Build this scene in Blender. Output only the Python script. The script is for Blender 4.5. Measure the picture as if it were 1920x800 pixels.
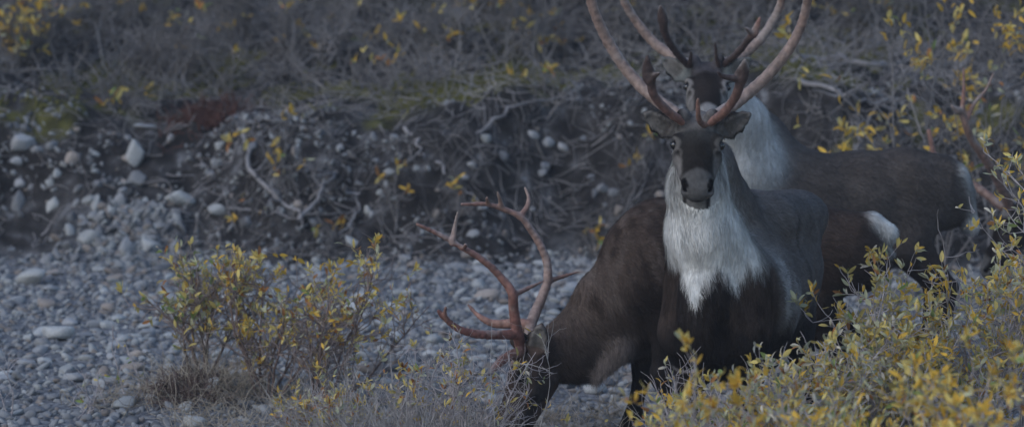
import bpy, math, random
import numpy as np
from mathutils import Vector, Matrix
import openvdb as vdb

for o in list(bpy.data.objects):
    bpy.data.objects.remove(o)
S = bpy.context.scene
COL = S.collection
RNG = np.random.default_rng(11)
random.seed(11)
R = math.radians

# ------------------------------------------------------------------ camera
CAM_Z = 2.83
FPX = 8000.0                       # focal length in pixels of the 1920 px wide frame
PITCH = math.atan(650 / FPX)
cam_d = bpy.data.cameras.new('camera')
cam = bpy.data.objects.new('camera', cam_d)
COL.objects.link(cam)
S.camera = cam
cam.location = (0, 0, CAM_Z)
cam.rotation_euler = (math.pi / 2 - PITCH, 0, 0)
cam_d.sensor_width = 36
cam_d.lens = 36 * FPX / 1920
cam_d.clip_start = 0.5
cam_d.clip_end = 2000
cam_d.dof.use_dof = True
cam_d.dof.focus_distance = 19.5
cam_d.dof.aperture_fstop = 2.4

# ------------------------------------------------------------------ light
SUN_EL, SUN_AZ = R(38), R(-128)    # high on the camera's left, behind it, through thick cloud
W = bpy.data.worlds.new('World')
S.world = W
W.use_nodes = True
nt = W.node_tree
nt.nodes.clear()
sky = nt.nodes.new('ShaderNodeTexSky')
sky.sky_type = 'NISHITA'
sky.sun_disc = False
sky.sun_elevation = SUN_EL
sky.sun_rotation = SUN_AZ
sky.air_density = 1.2
sky.dust_density = 1.0
sky.ozone_density = 3.0
bg = nt.nodes.new('ShaderNodeBackground')
bg.inputs[1].default_value = 0.15
wo = nt.nodes.new('ShaderNodeOutputWorld')
nt.links.new(sky.outputs[0], bg.inputs[0])
nt.links.new(bg.outputs[0], wo.inputs[0])
sd = bpy.data.lights.new('sun', 'SUN')
sd.energy = 0.8
sd.angle = R(30)
sd.color = (1.0, 0.98, 0.95)
sun = bpy.data.objects.new('sun', sd)
COL.objects.link(sun)
to_sun = Vector((math.sin(SUN_AZ) * math.cos(SUN_EL), math.cos(SUN_AZ) * math.cos(SUN_EL), math.sin(SUN_EL)))
sun.rotation_euler = to_sun.to_track_quat('Z', 'Y').to_euler()
sun.location = (-6, -2, 12)
S.view_settings.view_transform = 'Standard'
S.view_settings.look = 'None'
S.view_settings.exposure = 0.13
S.view_settings.gamma = 1
S.render.engine = 'CYCLES'
S.cycles.max_bounces = 4
S.cycles.use_denoising = True


# ------------------------------------------------------------------ helpers
def at(px, py, Y):
    """world point on the sight line of a photo pixel at distance Y"""
    cp, sp = math.cos(PITCH), math.sin(PITCH)
    dy = FPX * cp + (400 - py) * sp
    dz = -FPX * sp + (400 - py) * cp
    k = Y / dy
    return np.array([(px - 960) * k, Y, CAM_Z + dz * k])


def vnoise(p, seed=0):
    """value noise, p (...,3) -> [-1,1]"""
    p = np.asarray(p, float)
    i = np.floor(p).astype(np.int64)
    f = p - i
    f = f * f * (3 - 2 * f)

    def h(ix, iy, iz):
        n = (ix * 374761393 + iy * 668265263 + iz * 2147483647 + seed * 974711) & 0xffffffff
        n = ((n ^ (n >> 13)) * 1274126177) & 0xffffffff
        n = (n ^ (n >> 16)) & 0xffff
        return n / 32767.5 - 1
    r = 0
    for a in (0, 1):
        for b in (0, 1):
            for c in (0, 1):
                w = (f[..., 0] if a else 1 - f[..., 0]) * (f[..., 1] if b else 1 - f[..., 1]) * (f[..., 2] if c else 1 - f[..., 2])
                r = r + w * h(i[..., 0] + a, i[..., 1] + b, i[..., 2] + c)
    return r


def fbm(p, oct=3, seed=0):
    p = np.asarray(p, float)
    s, a, t = 0, 1.0, 0
    for k in range(oct):
        s = s + a * vnoise(p * 2 ** k, seed + k)
        t += a
        a *= 0.5
    return s / t


def sstep(a, b, x):
    t = np.clip((x - a) / (b - a), 0, 1)
    return t * t * (3 - 2 * t)


def mk_mesh(name, v, f, mats=(), midx=None, smooth=True, colors=None):
    v = np.asarray(v, np.float32)
    f = np.asarray(f, np.int32)
    n, k = f.shape
    me = bpy.data.meshes.new(name)
    me.vertices.add(len(v))
    me.vertices.foreach_set('co', v.ravel())
    me.loops.add(n * k)
    me.loops.foreach_set('vertex_index', f.ravel())
    me.polygons.add(n)
    me.polygons.foreach_set('loop_start', np.arange(0, n * k, k, dtype=np.int32))
    for m in mats:
        me.materials.append(m)
    if midx is not None:
        me.polygons.foreach_set('material_index', np.asarray(midx, np.int32))
    me.update(calc_edges=True)
    me.polygons.foreach_set('use_smooth', np.full(n, smooth))
    if colors is not None:
        ca = me.color_attributes.new('coat', 'FLOAT_COLOR', 'POINT')
        c4 = np.ones((len(v), 4), np.float32)
        c4[:, :3] = colors
        ca.data.foreach_set('color', c4.ravel())
    return me


def link(name, me, parent=None, loc=(0, 0, 0)):
    o = bpy.data.objects.new(name, me)
    COL.objects.link(o)
    o.location = loc
    if parent is not None:
        o.parent = parent
    return o


def tag(o, label=None, cat=None, group=None, kind=None):
    if label:
        o['label'] = label
    if cat:
        o['category'] = cat
    if group:
        o['group'] = group
    if kind:
        o['kind'] = kind
    return o


def empty(name, loc):
    o = bpy.data.objects.new(name, None)
    o.empty_display_size = 0.1
    COL.objects.link(o)
    o.location = loc
    return o


def tubes(pts, rad, sides=4):
    """pts (N,P,3), rad (N,P) -> verts, quads"""
    pts = np.asarray(pts, float)
    rad = np.asarray(rad, float)
    N, Pn, _ = pts.shape
    tan = np.gradient(pts, axis=1)
    tan /= np.linalg.norm(tan, axis=2, keepdims=True) + 1e-9
    mean = pts[:, -1] - pts[:, 0]
    mean /= np.linalg.norm(mean, axis=1, keepdims=True) + 1e-9
    ref = np.where(np.abs(mean[:, 2:3]) > 0.8, np.array([[1.0, 0, 0]]), np.array([[0, 0, 1.0]]))
    s = np.cross(tan, ref[:, None, :])
    s /= np.linalg.norm(s, axis=2, keepdims=True) + 1e-9
    b = np.cross(tan, s)
    a = np.arange(sides) * 2 * math.pi / sides
    v = pts[:, :, None] + rad[:, :, None, None] * (s[:, :, None] * np.cos(a)[None, None, :, None] + b[:, :, None] * np.sin(a)[None, None, :, None])
    v = v.reshape(-1, 3)
    i, j, k = np.meshgrid(np.arange(N), np.arange(Pn - 1), np.arange(sides), indexing='ij')
    base = i * Pn * sides
    k2 = (k + 1) % sides
    q = np.stack([base + j * sides + k, base + j * sides + k2, base + (j + 1) * sides + k2, base + (j + 1) * sides + k], -1)
    return v, q.reshape(-1, 4)


def resample(pl, n):
    """Catmull-Rom through pl (m,3) at n points"""
    pl = np.asarray(pl, float)
    e = np.vstack([2 * pl[0] - pl[1], pl, 2 * pl[-1] - pl[-2]])
    t = np.linspace(0, len(pl) - 1 - 1e-6, n)
    i = t.astype(int)
    u = (t - i)[:, None]
    p0, p1, p2, p3 = e[i], e[i + 1], e[i + 2], e[i + 3]
    return 0.5 * (2 * p1 + (p2 - p0) * u + (2 * p0 - 5 * p1 + 4 * p2 - p3) * u ** 2 + (3 * p1 - p0 - 3 * p2 + p3) * u ** 3)


def unit(v):
    v = np.asarray(v, float)
    return v / (np.linalg.norm(v, axis=-1, keepdims=True) + 1e-12)


# ------------------------------------------------------------------ materials
def mat(name, color, rough=0.8, var=0.25, scale=30, bump=0.0, attr=None, objvar=0.0, spec=0.3, transl=0.0, sheen=0.0, dark=None, bscale=None):
    m = bpy.data.materials.new(name)
    m.use_nodes = True
    n = m.node_tree
    p = n.nodes['Principled BSDF']
    p.inputs['Roughness'].default_value = rough
    p.inputs['Specular IOR Level'].default_value = spec
    if sheen:
        p.inputs['Sheen Weight'].default_value = sheen
        p.inputs['Sheen Roughness'].default_value = 0.4
    tc = n.nodes.new('ShaderNodeTexCoord')
    nz = n.nodes.new('ShaderNodeTexNoise')
    nz.inputs['Scale'].default_value = scale
    nz.inputs['Detail'].default_value = 4
    n.links.new(tc.outputs['Object'], nz.inputs['Vector'])
    mx = n.nodes.new('ShaderNodeMix')
    mx.data_type = 'RGBA'
    mx.blend_type = 'MULTIPLY'
    mx.inputs['Factor'].default_value = 1
    if attr:
        a = n.nodes.new('ShaderNodeVertexColor')
        a.layer_name = attr
        n.links.new(a.outputs[0], mx.inputs['A'])
    else:
        mx.inputs['A'].default_value = (*color, 1)
    mr = n.nodes.new('ShaderNodeMapRange')
    mr.inputs['From Min'].default_value = 0.3
    mr.inputs['From Max'].default_value = 0.7
    mr.inputs['To Min'].default_value = 1 - var
    mr.inputs['To Max'].default_value = 1 + var
    n.links.new(nz.outputs[0], mr.inputs[0])
    out = mr.outputs[0]
    if objvar:
        oi = n.nodes.new('ShaderNodeObjectInfo')
        m2 = n.nodes.new('ShaderNodeMapRange')
        m2.inputs['To Min'].default_value = 1 - objvar
        m2.inputs['To Max'].default_value = 1 + objvar
        n.links.new(oi.outputs['Random'], m2.inputs[0])
        mm = n.nodes.new('ShaderNodeMath')
        mm.operation = 'MULTIPLY'
        n.links.new(out, mm.inputs[0])
        n.links.new(m2.outputs[0], mm.inputs[1])
        out = mm.outputs[0]
    cmb = n.nodes.new('ShaderNodeCombineColor')
    for k in range(3):
        n.links.new(out, cmb.inputs[k])
    n.links.new(cmb.outputs[0], mx.inputs['B'])
    n.links.new(mx.outputs['Result'], p.inputs['Base Color'])
    if bump:
        b = n.nodes.new('ShaderNodeBump')
        b.inputs['Strength'].default_value = bump
        b.inputs['Distance'].default_value = 0.01
        nb = nz
        if bscale:
            nb = n.nodes.new('ShaderNodeTexNoise')
            nb.inputs['Scale'].default_value = bscale
            nb.inputs['Detail'].default_value = 5
            n.links.new(tc.outputs['Object'], nb.inputs['Vector'])
        n.links.new(nb.outputs[0], b.inputs['Height'])
        n.links.new(b.outputs[0], p.inputs['Normal'])
    if transl:
        t = n.nodes.new('ShaderNodeBsdfTranslucent')
        n.links.new(mx.outputs['Result'], t.inputs[0])
        ms = n.nodes.new('ShaderNodeMixShader')
        ms.inputs[0].default_value = transl
        n.links.new(p.outputs[0], ms.inputs[1])
        n.links.new(t.outputs[0], ms.inputs[2])
        n.links.new(ms.outputs[0], n.nodes['Material Output'].inputs[0])
    return m


M = {
    'body': mat('fur_skin', None, attr='coat', rough=0.9, var=0.18, scale=60, spec=0.06, bump=0.3, bscale=120),
    'fur': mat('fur_hair', None, attr='coat', rough=0.75, var=0.15, scale=25, spec=0.1),
    'antler': mat('antler_bone', None, attr='coat', rough=0.5, var=0.28, scale=45, spec=0.4, bump=0.35, bscale=70),
    'eye': mat('wet_eye', (0.012, 0.009, 0.007), rough=0.05, var=0, spec=0.8),
    'eye_ring': mat('eyelid', (0.03, 0.027, 0.026), rough=0.6, var=0.1),
    'hoof': mat('hoof', (0.02, 0.018, 0.016), rough=0.5, var=0.2),
    'twig_grey': mat('twig_grey', (0.42, 0.375, 0.38), rough=0.8, var=0.4, scale=14, objvar=0.15),
    'twig_dark': mat('twig_dark', (0.15, 0.105, 0.092), rough=0.7, var=0.45, scale=9, objvar=0.15),
    'twig_mid': mat('twig_mid', (0.25, 0.20, 0.185), rough=0.8, var=0.4, scale=14, objvar=0.15),
    'twig_pale': mat('twig_pale', (0.36, 0.34, 0.33), rough=0.85, var=0.35, scale=20, objvar=0.1),
    'twig_back': mat('twig_back', (0.222, 0.206, 0.204), rough=0.9, var=0.6, scale=1.6, objvar=0.25),
    'drift': mat('driftwood', (0.26, 0.245, 0.25), rough=0.85, var=0.35, scale=8, objvar=0.2, bump=0.4),
    'straw': mat('straw', (0.36, 0.31, 0.25), rough=0.85, var=0.45, scale=6),
    'rust': mat('rust_leaf', (0.115, 0.056, 0.046), rough=0.8, var=0.5, scale=9),
    'moss': mat('moss', (0.16, 0.15, 0.035), rough=0.95, var=0.5, scale=6),
}
LEAF = [
    mat('leaf_gold', (0.74, 0.46, 0.07), 0.6, 0.3, 25, objvar=0.3, transl=0.4),
    mat('leaf_yellow', (0.72, 0.57, 0.19), 0.6, 0.3, 25, objvar=0.3, transl=0.4),
    mat('leaf_pale', (0.52, 0.52, 0.34), 0.65, 0.3, 25, objvar=0.25, transl=0.35),
    mat('leaf_green', (0.25, 0.32, 0.10), 0.6, 0.3, 25, objvar=0.3, transl=0.35),
    mat('leaf_brown', (0.40, 0.18, 0.06), 0.6, 0.35, 25, objvar=0.3, transl=0.3),
    mat('leaf_dry', (0.58, 0.52, 0.42), 0.7, 0.3, 25, objvar=0.25, transl=0.2),
]
STONE = [
    mat('stone_blue', (0.285, 0.287, 0.298), 0.75, 0.28, 9, bump=0.25, objvar=0.28, bscale=35),
    mat('stone_pale', (0.38, 0.385, 0.385), 0.75, 0.22, 8, bump=0.25, objvar=0.2, bscale=35),
    mat('stone_brown', (0.29, 0.25, 0.225), 0.75, 0.28, 9, bump=0.25, objvar=0.28, bscale=35),
    mat('stone_dark', (0.16, 0.165, 0.18), 0.7, 0.3, 9, bump=0.25, objvar=0.28, bscale=35),
]


# ------------------------------------------------------------------ terrain
def bank_y(x):
    return 26.75 + 0.16 * np.sin(x * 2.1 + 0.4) + 0.10 * np.sin(x * 5.3) - 0.05 * (x + 1) - 0.35 * np.exp(-((x + 2.35) / 0.5) ** 2)


def gz(x, y, fine=True):
    x = np.asarray(x, float)
    y = np.asarray(y, float)
    by = bank_y(x)
    z = 0.05 * (np.minimum(y, by) - 20)
    t = (y - by)
    cone = np.exp(-((x + 2.45) / 0.42) ** 2)
    width = 1.05 + 0.55 * cone
    hgt = 0.93 + 0.08 * np.sin(x * 1.3 + 1) + 0.22 * sstep(0.3, 1.6, x)
    u = np.clip(t / width, 0, 1)
    prof = 0.65 * sstep(0, 1, u) + 0.35 * u
    z = z + hgt * prof
    te = np.clip(t - width, 0, None)
    z = z + 0.10 * np.minimum(te, 1.4) + 0.30 * np.clip(te - 1.4, 0, 14) + 0.12 * np.clip(te - 15.4, 0, 260)
    z = z + 0.12 * np.exp(-(((x + 1.6) / 0.28) ** 2 + ((y - 21.85) / 0.3) ** 2))
    z = z + 0.03 * np.exp(-(((x - 1.7) / 0.9) ** 2 + ((y - 22.5) / 0.7) ** 2))
    if fine:
        p = np.stack([x, y, np.zeros_like(x)], -1)
        on = sstep(-0.1, 0.25, t)
        z = z + on * (0.10 * fbm(p * 2.6, 3, 3) + 0.05 * fbm(p * 8, 2, 9)) + (1 - on) * 0.025 * fbm(p * 1.7, 2, 5)
    return z


def spaced(segs):
    out = []
    for a, b, n in segs:
        out += list(np.linspace(a, b, n, endpoint=False))
    out.append(segs[-1][1])
    return np.array(out)


xs = spaced([(-300, -60, 12), (-60, -10, 20), (-10, -3.8, 30), (-3.8, 3.8, 170), (3.8, 10, 30), (10, 60, 20), (60, 300, 12)])
ys = spaced([(-60, 8, 14), (8, 18, 24), (18, 25.6, 110), (25.6, 31, 150), (31, 45, 70), (45, 120, 40), (120, 320, 20)])
gx, gy = np.meshgrid(xs, ys, indexing='ij')
gzv = gz(gx, gy)
nx, ny = gx.shape
ii, jj = np.meshgrid(np.arange(nx - 1), np.arange(ny - 1), indexing='ij')
q = np.stack([ii * ny + jj, (ii + 1) * ny + jj, (ii + 1) * ny + jj + 1, ii * ny + jj + 1], -1).reshape(-1, 4)
gv = np.stack([gx, gy, gzv], -1).reshape(-1, 3)
t = (gx - gx + gy - bank_y(gx)).ravel()
pn = gv.copy()
pn[:, 2] = 0
soil = sstep(-0.25, 0.15, t + 0.25 * fbm(pn * 3, 2, 21))
cone = np.exp(-((gv[:, 0] + 2.45) / 0.36) ** 2) * sstep(0.75, 0.2, t)
soil = np.clip(soil - cone, 0, 1)
mossw = sstep(0.9, 1.3, t) * sstep(0.05, 0.35, fbm(pn * 1.5, 3, 31) + 0.35 * sstep(3.2, 1.6, t) * sstep(0.9, 1.5, t) - 0.1)
mossw = np.maximum(mossw, 0.8 * sstep(0.35, 0.5, fbm(pn * 2.3, 3, 41)) * sstep(0.4, 0.7, t))
gcol = np.stack([soil, mossw, np.zeros_like(soil)], -1)


def ground_mat():
    m = bpy.data.materials.new('ground_soil_and_gravel')
    m.use_nodes = True
    n = m.node_tree
    p = n.nodes['Principled BSDF']
    p.inputs['Roughness'].default_value = 0.95
    p.inputs['Specular IOR Level'].default_value = 0.15
    tc = n.nodes.new('ShaderNodeTexCoord')
    a = n.nodes.new('ShaderNodeVertexColor')
    a.layer_name = 'coat'
    sp = n.nodes.new('ShaderNodeSeparateColor')
    n.links.new(a.outputs[0], sp.inputs[0])

    def noise(scale, detail=5):
        k = n.nodes.new('ShaderNodeTexNoise')
        k.inputs['Scale'].default_value = scale
        k.inputs['Detail'].default_value = detail
        n.links.new(tc.outputs['Object'], k.inputs['Vector'])
        return k.outputs[0]

    def ramp(src, stops):
        r = n.nodes.new('ShaderNodeValToRGB')
        el = r.color_ramp.elements
        while len(el) < len(stops):
            el.new(0.5)
        for e, (pos, c) in zip(el, stops):
            e.position = pos
            e.color = (*c, 1)
        n.links.new(src, r.inputs[0])
        return r.outputs[0]

    def mix(f, x, y):
        k = n.nodes.new('ShaderNodeMix')
        k.data_type = 'RGBA'
        n.links.new(f, k.inputs['Factor'])
        n.links.new(x, k.inputs['A'])
        n.links.new(y, k.inputs['B'])
        return k.outputs['Result']
    vo = n.nodes.new('ShaderNodeTexVoronoi')
    vo.inputs['Scale'].default_value = 38
    n.links.new(tc.outputs['Object'], vo.inputs['Vector'])
    vs = n.nodes.new('ShaderNodeSeparateColor')
    n.links.new(vo.outputs['Color'], vs.inputs[0])
    grav = ramp(vs.outputs[0], [(0, (0.08, 0.085, 0.10)), (0.5, (0.15, 0.155, 0.17)), (1, (0.27, 0.27, 0.28))])
    soilc = ramp(noise(7, 6), [(0.3, (0.014, 0.013, 0.014)), (0.5, (0.034, 0.031, 0.031)), (0.62, (0.07, 0.066, 0.068)), (0.74, (0.20, 0.20, 0.21))])
    mossc = ramp(noise(9, 5), [(0.3, (0.045, 0.042, 0.018)), (0.55, (0.11, 0.105, 0.028)), (0.72, (0.19, 0.165, 0.05))])
    c = mix(sp.outputs[0], grav, soilc)
    c = mix(sp.outputs[1], c, mossc)
    n.links.new(c, p.inputs['Base Color'])
    b = n.nodes.new('ShaderNodeBump')
    b.inputs['Strength'].default_value = 0.8
    b.inputs['Distance'].default_value = 0.03
    n.links.new(noise(22, 6), b.inputs['Height'])
    n.links.new(b.outputs[0], p.inputs['Normal'])
    return m


ground = link('ground', mk_mesh('ground', gv, q, [ground_mat()], colors=gcol))
tag(ground, 'gravel river bar rising to a dark eroded bank and a shrubby slope', kind='structure')


def hit(px, py):
    """where the sight line of a pixel meets the ground"""
    Y = np.arange(19, 60, 0.02)
    cp, sp = math.cos(PITCH), math.sin(PITCH)
    k = Y / (FPX * cp + (400 - py) * sp)
    X = (px - 960) * k
    Z = CAM_Z + (-FPX * sp + (400 - py) * cp) * k
    i = int(np.argmax(Z < gz(X, Y)))
    return np.array([X[i], Y[i], Z[i]])


# ------------------------------------------------------------------ distance-field bodies
class Body:
    """union of tapered, flattened segments turned into one continuous skin; every segment has a coat colour"""

    def __init__(self):
        self.pr = []

    def seg(self, p0, p1, s0, s1, col, up=(0, 0, 1), k=0.05, fur=0.012, flow=None, sub=False, kc=0.02):
        p0 = np.asarray(p0, float)
        p1 = np.asarray(p1, float)
        if np.linalg.norm(p1 - p0) < 1e-4:
            p1 = p0 + np.array([0, 0, 2e-4])
        s0 = (s0, s0) if np.isscalar(s0) else s0
        s1 = (s1, s1) if np.isscalar(s1) else s1
        ax = unit(p1 - p0)
        up = np.asarray(up, float)
        v = up - ax * (up @ ax)
        if np.linalg.norm(v) < 1e-3:
            v = np.cross(ax, [0.3, 0.9, 0.1])
        v = unit(v)
        u = np.cross(ax, v)
        self.pr.append(dict(p0=p0, p1=p1, s0=s0, s1=s1, ax=ax, u=u, v=v, L=np.linalg.norm(p1 - p0), col=np.asarray(col, float), k=k, fur=fur,
                            flow=np.asarray(flow if flow is not None else p1 - p0, float), sub=sub, kc=kc))

    def chain(self, pts, sizes, cols, **kw):
        for i in range(len(pts) - 1):
            c = cols[i] if isinstance(cols, list) else cols
            self.seg(pts[i], pts[i + 1], sizes[i], sizes[i + 1], c, **kw)

    @staticmethod
    def dist(pr, P):
        d = P - pr['p0'].astype(P.dtype)
        a = d @ pr['ax'].astype(P.dtype)
        tt = np.clip(a / pr['L'], 0, 1)
        s = a - tt * pr['L']
        w = pr['s0'][0] + (pr['s1'][0] - pr['s0'][0]) * tt
        h = pr['s0'][1] + (pr['s1'][1] - pr['s0'][1]) * tt
        m = np.minimum(w, h)
        kk = np.sqrt(((d @ pr['u'].astype(P.dtype)) / w) ** 2 + ((d @ pr['v'].astype(P.dtype)) / h) ** 2 + (s / m) ** 2)
        return (kk - 1) * m

    def mesh(self, h):
        lo = np.min([np.minimum(p['p0'], p['p1']) - max(*p['s0'], *p['s1']) for p in self.pr], axis=0) - 3 * h
        hi = np.max([np.maximum(p['p0'], p['p1']) + max(*p['s0'], *p['s1']) for p in self.pr], axis=0) + 3 * h
        n = np.ceil((hi - lo) / h).astype(int) + 1
        F = np.full(n, 0.2, np.float32)
        for p in self.pr:
            r = max(*p['s0'], *p['s1']) + p['k'] + 2 * h
            a = np.maximum(np.floor((np.minimum(p['p0'], p['p1']) - r - lo) / h).astype(int), 0)
            b = np.minimum(np.ceil((np.maximum(p['p0'], p['p1']) + r - lo) / h).astype(int) + 1, n)
            ax = [lo[i] + h * np.arange(a[i], b[i]) for i in range(3)]
            G = np.stack(np.meshgrid(*ax, indexing='ij'), -1).astype(np.float32)
            d = self.dist(p, G).astype(np.float32)
            sl = tuple(slice(a[i], b[i]) for i in range(3))
            c = F[sl]
            k = p['k']
            if p['sub']:
                d = -d
                m = np.maximum(c, d) + np.maximum(k - np.abs(c - d), 0) ** 2 / (4 * k)
            else:
                m = np.minimum(c, d) - np.maximum(k - np.abs(c - d), 0) ** 2 / (4 * k)
            F[sl] = m
        g = vdb.FloatGrid(0.2)
        g.copyFromArray(F)
        v, qd = g.convertToQuads(0.0)
        v = v * h + lo
        # outward winding
        a, b, c = v[qd[:, 0]], v[qd[:, 1]], v[qd[:, 2]]
        vol = np.einsum('ij,ij->i', a, np.cross(b, c)).sum()
        if vol < 0:
            qd = qd[:, ::-1]
        return v, np.ascontiguousarray(qd)

    def attrs(self, v):
        W_ = np.zeros(len(v))
        C_ = np.zeros((len(v), 3))
        L_ = np.zeros(len(v))
        D_ = np.zeros((len(v), 3))
        for p in self.pr:
            if p['sub']:
                continue
            d = self.dist(p, v)
            w = np.exp(-np.clip(d, -0.02, 0.5) / p['kc'])
            W_ += w
            C_ += w[:, None] * p['col']
            L_ += w * p['fur']
            D_ += w[:, None] * unit(p['flow'])
        return C_ / W_[:, None], L_ / W_, unit(D_)


def vnormals(v, qd):
    fn = np.cross(v[qd[:, 2]] - v[qd[:, 0]], v[qd[:, 3]] - v[qd[:, 1]])
    n = np.zeros_like(v)
    for i in range(4):
        np.add.at(n, qd[:, i], fn)
    return unit(n), np.linalg.norm(fn, axis=1) * 0.5


def fur_mesh(v, qd, col, flen, flow, count, rng, width=0.0013, lift=0.2):
    n, area = vnormals(v, qd)
    fl = flen[qd].mean(1)
    w = area * np.where(fl > 0.003, 1, 0)
    idx = rng.choice(len(qd), count, p=w / w.sum())
    bw = rng.dirichlet((1, 1, 1, 1), count)
    c4 = qd[idx]
    P0 = np.einsum('nk,nkj->nj', bw, v[c4])
    N = unit(np.einsum('nk,nkj->nj', bw, n[c4]))
    C = np.einsum('nk,nkj->nj', bw, col[c4])
    L = np.einsum('nk,nk->n', bw, flen[c4]) * rng.uniform(0.6, 1.3, count)
    D = np.einsum('nk,nkj->nj', bw, flow[c4]) + 0.25 * rng.normal(size=(count, 3))
    clump = np.stack([vnoise(P0 * 14, s) for s in (1, 2, 3)], -1)
    D = D + 0.35 * clump
    D = unit(D - N * np.einsum('ij,ij->i', D, N)[:, None])
    Sd = np.cross(D, N)
    lf = lift * rng.uniform(0.5, 1.5, count)
    P1 = P0 + (D * 0.5 + N * lf[:, None] * 0.45) * L[:, None]
    P2 = P0 + (D * 1.0 + N * lf[:, None] * 0.55 + np.array([0, 0, -0.12])) * L[:, None]
    P0 = P0 - N * 0.002
    wd = width * rng.uniform(0.7, 1.4, count)[:, None]
    V = np.stack([P0 - Sd * wd, P0 + Sd * wd, P1 - Sd * wd * 0.9, P1 + Sd * wd * 0.9, P2 - Sd * wd * 0.25, P2 + Sd * wd * 0.25], 1)
    base = np.arange(count)[:, None] * 6
    Q = np.concatenate([base + np.array([[0, 1, 3, 2]]), base + np.array([[2, 3, 5, 4]])], 0)
    vr = np.where(C.mean(1) > 0.3, 0.14, 0.3)
    cv = C * (1 + vr * rng.uniform(-1, 1, count))[:, None]
    me = mk_mesh('fur', V.reshape(-1, 3), Q, [M['fur']], colors=np.repeat(cv, 6, 0))
    NN = np.repeat(unit(N + 0.25 * D + 0.12 * rng.normal(size=N.shape)), 6, 0)
    me.normals_split_custom_set_from_vertices(NN.astype(np.float32))
    return me


BLACK = (0.014, 0.012, 0.012)
WHITE = (0.78, 0.77, 0.75)


def antler(b, pts, r0, r1, c0, c1, n=None, flat=1.0, up=(0, -1, 0)):
    """one beam or tine: a smooth tapering chain"""
    pts = np.asarray(pts, float)
    n = n or (len(pts) - 1) * 4 + 1
    pl = resample(pts, n)
    for i in range(n - 1):
        a, c = i / (n - 1), (i + 1) / (n - 1)
        ra, rc = r0 + (r1 - r0) * a, r0 + (r1 - r0) * c
        if flat != 1.0:
            fa, fc = 1 + (flat - 1) * math.sin(math.pi * min(1, a * 0.8 + 0.2)), 1 + (flat - 1) * math.sin(math.pi * min(1, c * 0.8 + 0.2))
        else:
            fa = fc = 1
        col = np.asarray(c0) * (1 - a) + np.asarray(c1) * a
        b.seg(pl[i], pl[i + 1], (ra * fa, ra), (rc * fc, rc), col, up=up, k=0.008, kc=0.006)


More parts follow.
